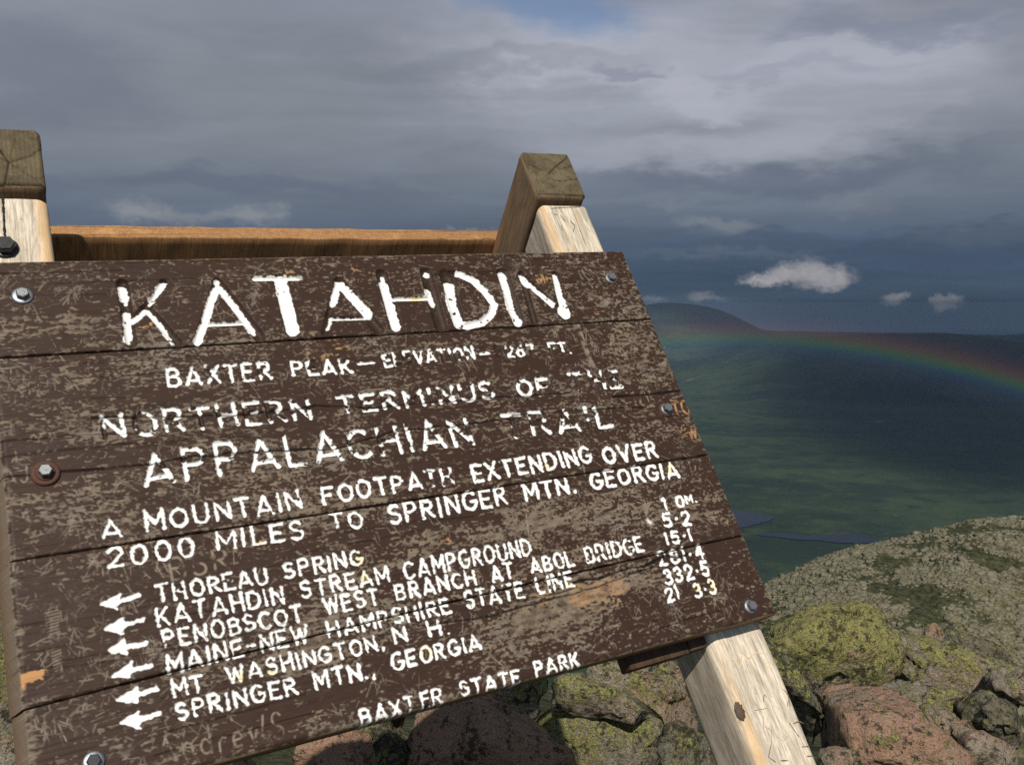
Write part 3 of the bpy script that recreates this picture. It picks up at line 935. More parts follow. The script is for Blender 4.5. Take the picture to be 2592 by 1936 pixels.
# text, frame, baseline left, baseline right (with its frame), top left, stroke px (photo), paint loss, depth mm
WORDS = [
    ('BAXTER', A1, (1100, 965), A1, (1765, 915), (1090, 858), 10.0, .10, 2),
    ('PEAK', A1, (1910, 897), A2, (230, 878), (1895, 812), 9.0, .05, 2),
    ('-', A2, (275, 860), A2, (395, 850), (270, 780), 7.0, .1, 2),
    ('ELEVATION', A2, (452, 838), A2, (1030, 785), (440, 762), 8.5, .22, 2),
    ('-', A2, (1070, 792), A2, (1140, 785), (1065, 720), 6.5, .1, 2),
    ('5267', A2, (1180, 780), A2, (1425, 765), (1170, 712), 7.0, .38, 2),
    ('FT.', A2, (1530, 765), A2, (1662, 752), (1518, 692), 6.5, .30, 2),
    ('NORTHERN', A1, (690, 1305), A1, (2025, 1172), (662, 1165), 13.0, .26, 3),
    ('TERMINUS', A2, (160, 1140), A2, (1165, 1045), (138, 1035), 11.0, .26, 3),
    ('OF', A2, (1330, 1033), A2, (1522, 1015), (1318, 932), 11.0, .15, 3),
    ('THE', A2, (1680, 995), A2, (1992, 972), (1655, 890), 10.0, .3, 3),
    ('APPALACHIAN', A1, (950, 1605), A2, (1025, 1342), (912, 1412), 14.5, .16, 3.5),
    ('TRAIL', A2, (1248, 1303), A2, (1932, 1228), (1222, 1160), 13.0, .26, 3.5),
    ('A', A4, (588, 358), A4, (688, 346), (575, 262), 10.0, .02, 1.5),
    ('MOUNTAIN', A4, (838, 322), A4, (1712, 190), (820, 218), 10.0, .04, 1.5),
    ('FOOTPATH', A5, (50, 165), A5, (782, 50), (36, 74), 10.0, .06, 1.5),
    ('EXTENDING', A2, (1036, 1592), A2, (1800, 1462), (1010, 1492), 10.0, .03, 1.5),
    ('OVER', A3, (600, 698), A3, (936, 655), (585, 600), 10.0, .0, 1.5),
    ('2000', A4, (622, 528), A4, (1105, 460), (612, 424), 10.0, .02, 1.5),
    ('MILES', A4, (1245, 430), A4, (1722, 358), (1236, 330), 9.5, .04, 1.5),
    ('TO', A5, (92, 312), A5, (265, 298), (76, 225), 9.0, .08, 1.5),
    ('SPRINGER', A5, (424, 280), A5, (1086, 165), (412, 180), 10.0, .02, 1.5),
    ('MTN.', A5, (1195, 147), A5, (1475, 102), (1182, 58), 10.0, .02, 1.5),
    ('GEORGIA', A3, (518, 866), A3, (1074, 782), (504, 768), 10.0, .03, 1.5),
    ('THOREAU', A4, (900, 722), A4, (1522, 615), (880, 634), 9.5, .05, 1.5),
    ('SPRING', A5, (-172, 592), A5, (262, 507), (-182, 508), 9.5, .02, 1.5),
    ('KATAHDIN', A4, (902, 857), A4, (1612, 728), (886, 762), 9.5, .03, 1.5),
    ('STREAM', A5, (-80, 697), A5, (415, 607), (-92, 612), 9.0, .03, 1.5),
    ('CAMPGROUND', A5, (512, 590), A5, (1225, 455), (500, 498), 9.0, .03, 1.5),
    ('PENOBSCOT', A4, (935, 980), A4, (1722, 832), (920, 888), 9.5, .04, 1.5),
    ('WEST', A5, (55, 792), A5, (356, 732), (38, 708), 9.0, .03, 1.5),
    ('BRANCH', A5, (462, 715), A5, (910, 622), (448, 630), 9.0, .06, 1.5),
    ('AT', A5, (1008, 606), A5, (1124, 582), (994, 522), 9.0, .04, 1.5),
    ('ABOL', A5, (1230, 556), A5, (1466, 517), (1214, 480), 9.0, .08, 1.5),
    ('BRIDGE', A5, (1545, 500), A5, (1862, 435), (1528, 415), 8.5, .13, 1.5),
    ('MAINE-NEW', A4, (958, 1125), A4, (1755, 948), (942, 1030), 9.5, .03, 1.5),
    ('HAMPSHIRE', A5, (78, 920), A5, (766, 785), (60, 838), 9.0, .10, 1.5),
    ('STATE', A5, (856, 755), A5, (1182, 697), (842, 668), 9.0, .10, 1.5),
    ('LINE', A5, (1268, 672), A5, (1465, 632), (1252, 588), 8.5, .14, 1.5),
    ('MT', A4, (988, 1258), A4, (1158, 1226), (968, 1168), 9.5, .02, 1.5),
    ('WASHINGTON,', A4, (1300, 1182), A5, (388, 990), (1282, 1098), 9.5, .02, 1.5),
    ('N', A5, (455, 957), A5, (518, 944), (443, 880), 9.5, .02, 1.5),
    ('H.', A5, (650, 912), A5, (755, 900), (636, 838), 9.5, .04, 1.5),
    ('SPRINGER', A4, (1008, 1392), A4, (1685, 1242), (990, 1300), 10.0, .0, 1.5),
    ('MTN.,', A5, (5, 1220), A5, (335, 1142), (-12, 1130), 10.0, .0, 1.5),
    ('GEORGIA', A5, (440, 1108), A5, (938, 988), (426, 1022), 9.5, .02, 1.5),
    ('BAXT', A5, (266, 1420), A5, (568, 1340), (250, 1335), 8.5, .03, 1.5),
    ('E', A5, (612, 1322), A5, (652, 1312), (598, 1240), 8.5, .03, 1.5),
    ('R', A5, (672, 1310), A5, (725, 1297), (662, 1222), 8.5, .03, 1.5),
    ('STATE', A5, (828, 1252), A5, (1163, 1182), (815, 1178), 8.5, .04, 1.5),
    ('PARK', A5, (1256, 1145), A5, (1498, 1085), (1242, 1068), 8.5, .03, 1.5),
    ('1', A3, (985, 1000), A3, (1003, 997), (975, 930), 8.0, 0, 1.2),
    ('0', A3, (1070, 985), A3, (1112, 978), (1062, 915), 8.0, .04, 1.2),
    ('M.', A3, (1128, 962), A3, (1190, 950), (1120, 915), 6.5, .0, 1.2),
    ('5\u00b72', A3, (988, 1115), A3, (1152, 1093), (978, 1030), 8.5, 0, 1.2),
    ('15\u00b71', A3, (1000, 1228), A3, (1160, 1198), (988, 1156), 8.5, 0, 1.2),
    ('281\u00b74', A3, (958, 1362), A3, (1245, 1312), (942, 1274), 8.0, .12, 1.2),
    ('332\u00b75', A3, (995, 1482), A3, (1278, 1425), (980, 1393), 9.0, 0, 1.2),
    ('21', A3, (1008, 1600), A3, (1080, 1572), (988, 1516), 8.0, .02, 1.2),
    ('3\u00b73', A3, (1190, 1572), A3, (1322, 1540), (1176, 1486), 8.0, .02, 1.2),
]

# the big heading: groove strokes and paint strokes drawn one by one (frame, points, width in zoom pixels)
HEAD_G = [
    (A1, [(797, 300), (828, 500), (855, 690)], 74), (A1, [(1066, 290), (1000, 400), (860, 545)], 44), (A1, [(955, 460), (1155, 685)], 66),
    (A1, [(1412, 290), (1345, 510), (1285, 685)], 52), (A1, [(1418, 300), (1690, 645)], 78), (A1, [(1340, 570), (1620, 556)], 30),
    (A1, [(1655, 270), (1960, 268)], 34), (A1, [(1820, 280), (1905, 625)], 84),
    (A2, [(150, 290), (100, 450), (60, 625)], 46), (A2, [(155, 295), (405, 600)], 80), (A2, [(90, 532), (340, 528)], 26),
    (A2, [(430, 245), (525, 595)], 78), (A2, [(500, 405), (740, 398)], 30), (A2, [(718, 235), (815, 580)], 82),
    (A2, [(845, 245), (935, 565)], 80), (A2, [(850, 240), (930, 240), (1020, 280), (1100, 355), (1162, 440), (1145, 500), (1085, 555), (985, 578), (930, 570)], 52),
    (A2, [(1220, 240), (1322, 560)], 86), (A2, [(1338, 240), (1425, 550)], 44), (A2, [(1340, 250), (1610, 500)], 52), (A2, [(1562, 245), (1590, 380), (1622, 510)], 54),
]
HEAD_P = [
    (A1, [(795, 335), (806, 392)], 54), (A1, [(820, 425), (820, 428)], 22), (A1, [(826, 500), (826, 560), (836, 640), (826, 668)], 48), (A1, [(1062, 305), (1030, 350)], 42),
    (A1, [(1018, 368), (975, 405)], 24), (A1, [(995, 420), (975, 438)], 22), (A1, [(950, 478), (870, 545)], 42), (A1, [(955, 478), (1040, 570), (1095, 655)], 40), (A1, [(1118, 688), (1124, 694)], 18),
    (A1, [(1412, 290), (1412, 292)], 34), (A1, [(1410, 335), (1365, 440), (1340, 540)], 46), (A1, [(1330, 570), (1285, 680)], 48), (A1, [(1425, 325), (1520, 440), (1640, 610)], 50),
    (A1, [(1350, 568), (1460, 565), (1610, 555)], 26),
    (A1, [(1657, 270), (1955, 268)], 32), (A1, [(1825, 285), (1905, 600)], 76),
    (A2, [(148, 300), (112, 430)], 42), (A2, [(100, 530), (92, 560), (80, 592)], 15), (A2, [(165, 310), (250, 400), (340, 500)], 54), (A2, [(98, 530), (270, 530), (345, 515)], 17),
    (A2, [(438, 262), (442, 282)], 25), (A2, [(442, 310), (480, 440), (520, 575)], 58), (A2, [(510, 405), (620, 400), (730, 396)], 24), (A2, [(722, 240), (724, 242)], 34), (A2, [(730, 355), (758, 428)], 44),
    (A2, [(868, 320), (885, 440), (930, 560)], 66), (A2, [(930, 240), (1020, 280), (1100, 355), (1160, 440), (1140, 500), (1080, 553), (985, 575), (935, 560)], 46),
    (A2, [(1215, 248), (1250, 380), (1270, 470), (1318, 548)], 54), (A2, [(1343, 262), (1430, 345), (1535, 432)], 44), (A2, [(1560, 255), (1580, 345), (1612, 450)], 40), (A2, [(1615, 480), (1622, 498)], 66),
]
# places where the paint has gone from the smaller lettering (frame, x, y, radius)
ERASE = [
    (A2, 605, 810, 30), (A2, 700, 760, 12), (A2, 770, 760, 12), (A2, 890, 790, 30), (A2, 990, 760, 16), (A2, 1180, 750, 34), (A2, 1250, 740, 14), (A2, 1395, 735, 10), (A2, 1540, 740, 22), (A2, 1590, 720, 12), (A1, 1330, 930, 16), (A1, 1450, 860, 12), (A2, -22, 822, 30), (A2, 175, 810, 20), (A2, 150, 870, 16), (A2, 300, 855, 20), (A2, 545, 820, 20), (A2, 620, 820, 14), (A2, 820, 770, 18), (A2, 835, 830, 16), (A2, 940, 820, 14), (A2, 1240, 770, 10), (A2, 1330, 720, 10), (A2, 1410, 775, 24), (A2, 1545, 770, 22), (A2, 1610, 765, 16), (A1, 1348, 862, 26), (A1, 1690, 870, 22), (A1, 2030, 848, 32), (A1, 1985, 870, 18), (A1, 1490, 930, 14), (A1, 2125, 860, 0),
    (A2, 600, 800, 24), (A2, 560, 780, 14), (A2, 830, 800, 26), (A2, 872, 790, 26), (A2, 915, 770, 20), (A2, 965, 790, 16), (A2, 1185, 735, 34), (A2, 1200, 775, 12), (A2, 1400, 750, 20), (A2, 1560, 740, 16),
    (A1, 675, 1275, 40), (A1, 888, 1205, 52), (A1, 1098, 1190, 28), (A1, 1150, 1205, 18), (A1, 1310, 1195, 50), (A1, 1260, 1105, 16), (A1, 1415, 1150, 16), (A1, 1600, 1150, 34), (A1, 1765, 1150, 40), (A1, 1905, 1130, 22), (A1, 2015, 1105, 18),
    (A2, 275, 1080, 30), (A2, 345, 1050, 16), (A2, 405, 1060, 34), (A2, 545, 1060, 34), (A2, 650, 1050, 34), (A2, 735, 1050, 34), (A2, 800, 1020, 28), (A2, 905, 1010, 20), (A2, 940, 1020, 26), (A2, 1140, 980, 22), (A2, 1110, 1010, 18),
    (A2, 1490, 960, 14), (A2, 1475, 1010, 24), (A2, 1710, 950, 46), (A2, 1770, 950, 40), (A2, 1850, 900, 10), (A2, 1850, 980, 10), (A2, 1905, 915, 40), (A2, 1975, 915, 26), (A2, 1880, 925, 20),
    (A1, 1068, 1480, 26), (A1, 1195, 1440, 20), (A1, 1335, 1430, 22), (A1, 1545, 1420, 20), (A1, 1440, 1490, 14), (A1, 1120, 1580, 12),
    (A2, 10, 1340, 14), (A2, 225, 1330, 32), (A2, 290, 1270, 26), (A2, 340, 1290, 22), (A2, 420, 1300, 34), (A2, 430, 1380, 20), (A2, 500, 1290, 16), (A2, 605, 1340, 26), (A2, 590, 1220, 12), (A2, 790, 1260, 24), (A2, 860, 1230, 14), (A2, 1000, 1260, 34), (A2, 1015, 1330, 14),
    (A2, 1300, 1210, 40), (A2, 1320, 1270, 34), (A2, 1430, 1190, 36), (A2, 1500, 1160, 26), (A2, 1455, 1245, 16), (A2, 1600, 1150, 22), (A2, 1680, 1190, 22), (A2, 1745, 1160, 30), (A2, 1760, 1220, 34), (A2, 1790, 1090, 26), (A2, 1810, 1140, 16),
    (A5, 655, 60, 30), (A5, 700, 80, 12), (A5, 745, 40, 22), (A5, 785, 10, 24), (A5, 775, 60, 20),
    (A5, 1560, 455, 10), (A5, 380, 810, 14), (A5, 395, 850, 22), (A5, 120, 870, 12), (A5, 540, 790, 12), (A5, 960, 680, 14), (A5, 1075, 640, 14), (A5, 1330, 640, 14), (A5, 1390, 590, 12),
    (A5, 640, 1318, 26), (A5, 655, 1300, 20), (A5, 840, 1235, 10), (A5, 850, 395, 8), (A3, 1040, 940, 12),
    (A3, 985, 1320, 14), (A3, 1010, 1300, 12), (A4, 1030, 650, 12), (A4, 1130, 620, 8),
]
ARROWS = [((575, 738), (682, 680), (668, 764), (662, 728), (785, 688)), ((595, 880), (702, 816), (698, 902), (690, 862), (806, 826)), ((622, 1000), (704, 940), (718, 1024), (700, 985), (826, 962)),
          ((640, 1147), (748, 1068), (738, 1150), (735, 1115), (858, 1085)), ((665, 1282), (778, 1212), (776, 1294), (770, 1255), (888, 1215)), ((688, 1410), (784, 1350), (798, 1438), (785, 1395), (908, 1354))]
SCRATCH_WORDS = [  # visitors' scratched initials that can be read on the boards
    ('BSR', A4, (975, 600), A4, (1300, 540), (955, 480), 6.5, .7), ('Andrews', A4, (905, 1640), A4, (1610, 1500), (890, 1500), 5.5, .75),
    ('AJ', A1, (20, 1620), A1, (180, 1590), (15, 1520), 4.5, .7), ('FDZ', A3, (1110, 765), A3, (1235, 735), (1100, 700), 3.0, .6),
    ('ME', A2, (1450, 305), A2, (1540, 290), (1440, 255), 4.5, .9), ('TG', A3, (1050, 380), A3, (1150, 380), (1035, 290), 5.0, .9),
    ('TT', A4, (240, 1480), A4, (330, 1460), (235, 1370), 4.0, .6), ('W', A3, (1150, 540), A3, (1200, 530), (1140, 470), 4.5, .8),
    ('N', A1, (1540 / 1, 455), A1, (560, 440), (535, 390), 0.1, .0),
]

# ---- raster maps of the sign face
RES = 0.0008
U0, V0 = -0.02, -0.012
NU, NV = int(1.04 / RES), int(0.715 / RES)
uu = U0 + np.arange(NU) * RES
vv = V0 + np.arange(NV) * RES


def gnoise(su, sv, seed, nu=NU, nv=NV, res=RES):
    """gaussian-filtered noise with correlation lengths su, sv in metres, unit variance"""
    r = np.random.default_rng(seed).standard_normal((nv, nu))
    fu = np.fft.fftfreq(nu, res)[None, :]; fv = np.fft.fftfreq(nv, res)[:, None]
    H = np.exp(-2 * (math.pi ** 2) * ((fu * su) ** 2 + (fv * sv) ** 2))
    o = np.real(np.fft.ifft2(np.fft.fft2(r) * H))
    return ((o - o.mean()) / o.std()).astype(np.float32)


def win(u0, u1, v0, v1):
    i0 = max(0, int((u0 - U0) / RES)); i1 = min(NU, int((u1 - U0) / RES) + 2)
    j0 = max(0, int((v0 - V0) / RES)); j1 = min(NV, int((v1 - V0) / RES) + 2)
    return i0, i1, j0, j1


def seg_dist(a, b, pad):
    i0, i1, j0, j1 = win(min(a[0], b[0]) - pad, max(a[0], b[0]) + pad, min(a[1], b[1]) - pad, max(a[1], b[1]) + pad)
    if i1 <= i0 or j1 <= j0: return None
    Uw, Vw = uu[i0:i1][None, :], vv[j0:j1][:, None]
    dx, dy = b[0] - a[0], b[1] - a[1]
    L2 = dx * dx + dy * dy + 1e-12
    t_ = np.clip(((Uw - a[0]) * dx + (Vw - a[1]) * dy) / L2, 0, 1)
    d = np.hypot(Uw - a[0] - t_ * dx, Vw - a[1] - t_ * dy)
    return (slice(j0, j1), slice(i0, i1)), d


BIG = 1.0
grv = np.full((NV, NU), BIG, np.float32)     # (distance - radius) to routed strokes, in metres
gdep = np.zeros((NV, NU), np.float32)        # routed depth
pnt = np.full((NV, NU), BIG, np.float32)     # (distance - radius) to painted strokes
loss = np.zeros((NV, NU), np.float32)        # how readily paint has gone


def groove(a, b, r, depth):
    s = seg_dist(a, b, r * 1.6)
    if s is None: return
    sl, d = s
    grv[sl] = np.minimum(grv[sl], d - r)
    gdep[sl] = np.maximum(gdep[sl], depth * np.clip(1 - (d / r) ** 2.4, 0, 1))


def paint(a, b, r, ls=0.0):
    s = seg_dist(a, b, r * 2.2 + .001)
    if s is None: return
    sl, d = s
    q = d - r
    near = q < np.minimum(pnt[sl], r)
    loss[sl] = np.where(near, ls, loss[sl])
    pnt[sl] = np.minimum(pnt[sl], q)


def local_scale(px, py):
    a = inv(px, py); b = inv(px + 1, py); c_ = inv(px, py + 1)
    return math.sqrt(abs((b[0] - a[0]) * (c_[1] - a[1]) - (b[1] - a[1]) * (c_[0] - a[0])))


def word_strokes(text, Zl, bl, Zr, br, tl):
    p0 = inv(*zp(Zl, *bl)); p1 = inv(*zp(Zr, *br)); p2 = inv(*zp(Zl, *tl))
    ex = p1 - p0; ey = p2 - p0
    # capitals stand upright on the board: lean limited to the small slope of the hand
    ey = np.array([ey[0] * .5, ey[1]])
    gap = .42
    ws = [G[ch][0] for ch in text]
    tot = sum(ws) + gap * (len(text) - 1)
    if len(text) == 1: tot = max(ws[0], .02)
    hgt = np.linalg.norm(ey); wd = np.linalg.norm(ex)
    out = []
    x = 0.0
    r_ = random.Random(text + str(bl))
    for ch, w in zip(text, ws):
        jx, jy = r_.uniform(-.03, .03), r_.uniform(-.04, .04)
        rot = r_.uniform(-.04, .04); js = r_.uniform(.95, 1.05)
        for st in G[ch][1]:
            pts = []
            for (gx_, gy_) in st:
                gy2 = gy_ * js + jy + rot * (gx_ - w / 2)
                gx2 = gx_ - rot * (gy_ - .5) + jx
                pts.append(p0 + ex * ((x + gx2) / tot) + ey * gy2)
            out.append(pts)
        x += w + gap
    return out


for (text, Zl, bl, Zr, br, tl, wpx, ls, dep) in WORDS:
    sc_ = local_scale(*zp(Zl, *bl))
    r = wpx * sc_ / 2
    for pts in word_strokes(text, Zl, bl, Zr, br, tl):
        for a, b in zip(pts[:-1], pts[1:]):
            groove(a, b, r * 1.02, dep / 1000)
            paint(a, b, r * .80, ls * .5)
for Zm, pts, w in HEAD_G:
    for a, b in zip(pts[:-1], pts[1:]):
        pa, pb = zp(Zm, *a), zp(Zm, *b)
        groove(inv(*pa), inv(*pb), w * Zm[2] * local_scale(*pa) / 2, .0055)
for Zm, pts, w in HEAD_P:
    for a, b in zip(pts[:-1], pts[1:]):
        pa, pb = zp(Zm, *a), zp(Zm, *b)
        paint(inv(*pa), inv(*pb), w * Zm[2] * local_scale(*pa) / 2, .03)
for tip, up, lo, s0, s1 in ARROWS:
    T_, A_, B_, C0, C1 = [inv(*zp(A4, *q)) for q in (tip, up, lo, s0, s1)]
    for k in range(15):
        t_ = k / 14
        m_ = A_ * (1 - t_) + B_ * t_
        mid = C0 * (1 - abs(2 * t_ - 1)) + m_ * abs(2 * t_ - 1) if False else m_
        mid = m_ + (C0 - (A_ + B_) / 2) * (1 - abs(2 * t_ - 1)) * .5
        paint(T_, mid, .0014, 0.0)
        groove(T_, mid, .0016, .001)
    paint(C0, C1, .0026, 0.0)
    paint((C0 + T_) / 2, C0, .004, 0.0)
    groove(C0, C1, .003, .001)

edge_n = gnoise(.0014, .0011, 101)
loss_n = gnoise(.0035, .0028, 102) * .8 + gnoise(.0015, .0012, 103) * .6
loss_n = (loss_n - loss_n.mean()) / loss_n.std()
er = np.zeros((NV, NU), np.float32)
for Zm, x, y, r in ERASE:
    if r <= 0: continue
    p0 = inv(*zp(Zm, x, y)); rr = r * Zm[2] * local_scale(*zp(Zm, x, y))
    s = seg_dist(p0, p0, rr * 1.5)
    if s is None: continue
    sl, d = s
    er[sl] = np.maximum(er[sl], np.clip(1.5 - d / rr, 0, 1) * 4.5)
from_q = {0.0: -9}
thr = np.zeros_like(loss)
# normal quantile of the loss fraction
lq = np.array([0, .02, .05, .1, .15, .2, .26, .3, .4, .5]); lv = np.array([-4, -2.05, -1.64, -1.28, -1.04, -.84, -.64, -.52, -.25, 0])
thr = np.interp(loss, lq, lv).astype(np.float32)
gone = np.clip((er + (thr - loss_n) * 1.2 + .1) * 2.0, 0, 1)
white = np.clip(.5 - (pnt + edge_n * .00050) / (RES * .9), 0, 1) * (1 - gone)
white = white.astype(np.float32)
ins = np.clip(.5 - grv / (RES * 1.2), 0, 1)

# ---- worn patches
UU, VV = np.meshgrid(uu, vv)
bias = gnoise(.05, .03, 201) * .22 + gnoise(.12, .015, 202) * .25
bias += 0.25 * np.exp(-((VV - .05) / .05) ** 2) * 1.0            # top board badly worn
bias += 0.15 * np.exp(-(((UU - .45) / .25) ** 2 + ((VV - .2) / .06) ** 2))
for (Zm, x, y, ru, rv, am) in ((A3, 250, 1060, .10, .035, .75), (A3, 700, 1450, .10, .022, 1.2), (A3, 500, 1560, .16, .02, .9), (A2, 1900, 650, .05, .03, .6), (A5, 1150, 900, .10, .03, .55),
                               (A5, 1500, 870, .06, .03, .7), (A5, 1200, 300, .12, .03, .25), (A4, 700, 1500, .14, .03, .25), (A1, 300, 560, .09, .03, .45), (A1, 500, 200, .16, .02, .5), (A1, 150, 1000, .08, .06, .30),
                               (A4, 600, 230, .06, .03, .3), (A2, 1000, 640, .12, .02, .35), (A5, 80, 380, .05, .02, .3), (A3, 1050, 470, .05, .04, .25), (A4, 90, 1180, .02, .03, -.6),
                               (A4, 170, 700, .04, .06, -.5), (A4, 1300, 1300, .25, .05, -.3), (A1, 300, 700, .08, .01, -.5), (A2, 600, 1100, .3, .015, -.3), (A4, 700, 1000, .3, .04, -.22)):
    p0 = inv(*zp(Zm, x, y))
    bias += am * np.exp(-((UU - p0[0]) / ru) ** 2 - ((VV - p0[1]) / rv) ** 2)
wn_ = gnoise(.0070, .0013, 211) * .60 + gnoise(.0026, .0008, 212) * .75 + gnoise(.0013, .0009, 213) * .85 + gnoise(.02, .006, 214) * .40 + gnoise(.0035, .0035, 217) * .35
wn_ = wn_ / wn_.std()
wear = np.clip((wn_ + bias * 1.6 - .88 + .30 * gnoise(.0011, .0011, 220)) * 1.5, 0, 1) * np.clip(.80 + .22 * gnoise(.004, .002, 218) + .12 * gnoise(.0012, .0008, 219), .30, 1)
# scratches: thin strokes in all directions, many in clusters
scr = np.zeros((NV, NU), np.float32)
srng = random.Random(99)


def scratch(a, b, r, amt):
    s = seg_dist(a, b, r + RES * 1.5)
    if s is None: return
    sl, d = s
    scr[sl] = np.maximum(scr[sl], amt * np.clip(.5 - (d - r) / (RES * 1.2), 0, 1))


for k in range(560):
    cu, cv = srng.uniform(0, 1), srng.uniform(0, .66)
    if srng.random() < .35: cu = srng.choice([srng.uniform(0, .2), srng.uniform(.75, 1)])
    n_ = srng.randint(3, 14); ori = srng.uniform(0, math.pi); sp = srng.uniform(.004, .016)
    am = srng.uniform(.25, .7) if srng.random() < .65 else srng.uniform(.6, 1.0)
    for q in range(n_):
        x, y = cu + srng.gauss(0, sp), cv + srng.gauss(0, sp * .7)
        an = ori + srng.choice([0, 0, math.pi / 2, .6, -.6]) + srng.gauss(0, .2)
        L = abs(srng.gauss(.009, .006)) + .003
        x2, y2 = x + L * math.cos(an), y + L * math.sin(an)
        if srng.random() < .3:
            mx, my = (x + x2) / 2 + srng.gauss(0, .002), (y + y2) / 2 + srng.gauss(0, .002)
            scratch((x, y), (mx, my), srng.uniform(.0001, .0006), am); scratch((mx, my), (x2, y2), srng.uniform(.0001, .0006), am)
        else:
            scratch((x, y), (x2, y2), srng.uniform(.0001, .0007), am)
for k in range(550):
    x, y = srng.uniform(0, 1), srng.uniform(0, .67); an = srng.gauss(0, .25) if srng.random() < .6 else srng.uniform(0, 3.14)
    L = abs(srng.gauss(.018, .014))
    scratch((x, y), (x + L * math.cos(an), y + L * math.sin(an)), srng.uniform(.00005, .0004), srng.uniform(.3, .8))
# the ladder of short cuts near the left edge
for k in range(20):
    t_ = k / 19
    a = inv(*zp(A4, 250 + 60 * t_, 790 + 330 * t_)); b = inv(*zp(A4, 330 + 20 * t_, 770 + 330 * t_))
    scratch(a, b, .0006, .7)
# pale streak running down at the right
a = inv(*zp(A2, 1700, 570)); b = inv(*zp(A2, 1800, 840)); scratch(a, b, .0045, .45); scratch(inv(*zp(A2, 1710, 570)), inv(*zp(A2, 1790, 800)), .0016, .8)
a = inv(*zp(A5, 1192, 225)); b = inv(*zp(A5, 1212, 370)); scratch(a, b, .0012, .75)
orange = np.zeros((NV, NU), np.float32)
for (text, Zl, bl, Zr, br, tl, wpx, am) in SCRATCH_WORDS:
    if am <= 0: continue
    r = wpx * local_scale(*zp(Zl, *bl)) / 2
    for pts in word_strokes(text, Zl, bl, Zr, br, tl):
        for a, b in zip(pts[:-1], pts[1:]):
            scratch(a, b, r, am)
            if text in ('ME', 'TG', 'W'):
                s = seg_dist(a, b, r * 2)
                if s: orange[s[0]] = np.maximum(orange[s[0]], np.clip(1.6 - s[1] / r, 0, 1))
scr = scr * np.clip(.62 + .5 * gnoise(.004, .003, 216) + .3 * gnoise(.0012, .0012, 215), .05, 1)
wear = np.maximum(wear, scr)
for (Zm, x, y, r, am) in ((A1, 2170, 735, 60, .7), (A2, 60, 740, 70, .6), (A1, 1380, 140, 34, 1.), (A1, 950, 575, 22, .9), (A1, 1880, 240, 26, .5), (A2, 270, 225, 50, .5), (A2, 1830, 490, 16, .9),
                          (A2, 660, 400, 30, .0), (A3, 450, 1560, 60, .5), (A3, 200, 1560, 60, .35), (A3, 650, 1500, 70, .4), (A3, 1100, 470, 40, .5), (A4, 700, 430, 40, .5), (A5, 740, 370, 16, .7), (A3, 540, 1530, 60, .4)):
    p0 = inv(*zp(Zm, x, y)); rr = r * Zm[2] * local_scale(*zp(Zm, x, y))
    s = seg_dist(p0, p0, rr * 1.8)
    sl, d = s
    orange[sl] = np.maximum(orange[sl], am * np.clip(1.5 - d / rr + .45 * wn_[sl], 0, 1))
# torn corner of bare yellow wood on the left edge
tri = [inv(*zp(A4, *q)) for q in ((105, 1130), (262, 1105), (235, 1160), (160, 1190), (130, 1225))]
def in_poly(P, Ux, Vx):
    ins_ = np.zeros(Ux.shape, bool)
    for i in range(len(P)):
        x1, y1 = P[i]; x2, y2 = P[(i + 1) % len(P)]
        c_ = ((y1 > Vx) != (y2 > Vx)) & (Ux < (x2 - x1) * (Vx - y1) / (y2 - y1 + 1e-12) + x1)
        ins_ ^= c_
    return ins_
torn = in_poly(tri, UU + edge_n * .0006, VV + edge_n * .0006).astype(np.float32)
orange = np.maximum(orange, torn); wear = np.maximum(wear, torn)
yellow = np.zeros((NV, NU), np.float32)
for (Zm, x, y, r) in ((A2, 655, 400, 45), (A5, 245, 480, 40), (A5, 270, 585, 36), (A3, 1015, 735, 34), (A4, 1540, 1120, 30), (A4, 1370, 1150, 30), (A3, 1290, 1500, 44), (A3, 1200, 1510, 30), (A5, 625, 1010, 40), (A4, 1480, 385, 26), (A3, 215, 720, 30), (A5, 1440, 620, 20)):
    p0 = inv(*zp(Zm, x, y)); rr = r * Zm[2] * local_scale(*zp(Zm, x, y))
    sl, d = seg_dist(p0, p0, rr * 1.6)
    yellow[sl] = np.maximum(yellow[sl], np.clip(1.3 - d / rr, 0, 1))
# white smear of paint by the distances column
p0 = inv(*zp(A3, 885, 1080)); sl, d = seg_dist(p0, p0, .012)
white[sl] = np.maximum(white[sl], np.clip(1.3 - d / .0045 + .5 * edge_n[sl], 0, 1) * np.clip(.75 + .3 * loss_n[sl], 0, 1))
# cracks along the grain: thin dark lines
crk = np.zeros((NV, NU), np.float32)


def crack(pts, r=.0005, amt=1.0, wob=.0008):
    r = r * 1.5
    P = []
    for i in range(len(pts) - 1):
        a, b = np.array(pts[i]), np.array(pts[i + 1])
        k = max(2, int(np.linalg.norm(b - a) / .02))
        for j in range(k): P.append(a + (b - a) * j / k + np.array([0, srng.gauss(0, wob)]))
    P.append(np.array(pts[-1]))
    for i, (a, b) in enumerate(zip(P[:-1], P[1:])):
        s = seg_dist(a, b, r + RES * 1.5)
        if s is None: continue
        sl, d = s
        ra = r * srng.uniform(.5, 1.4)
        crk[sl] = np.maximum(crk[sl], amt * np.clip(.6 - (d - ra) / (RES * 1.2), 0, 1))


def zc(*pts): return [inv(*zp(Zm, x, y)) for Zm, x, y in pts]


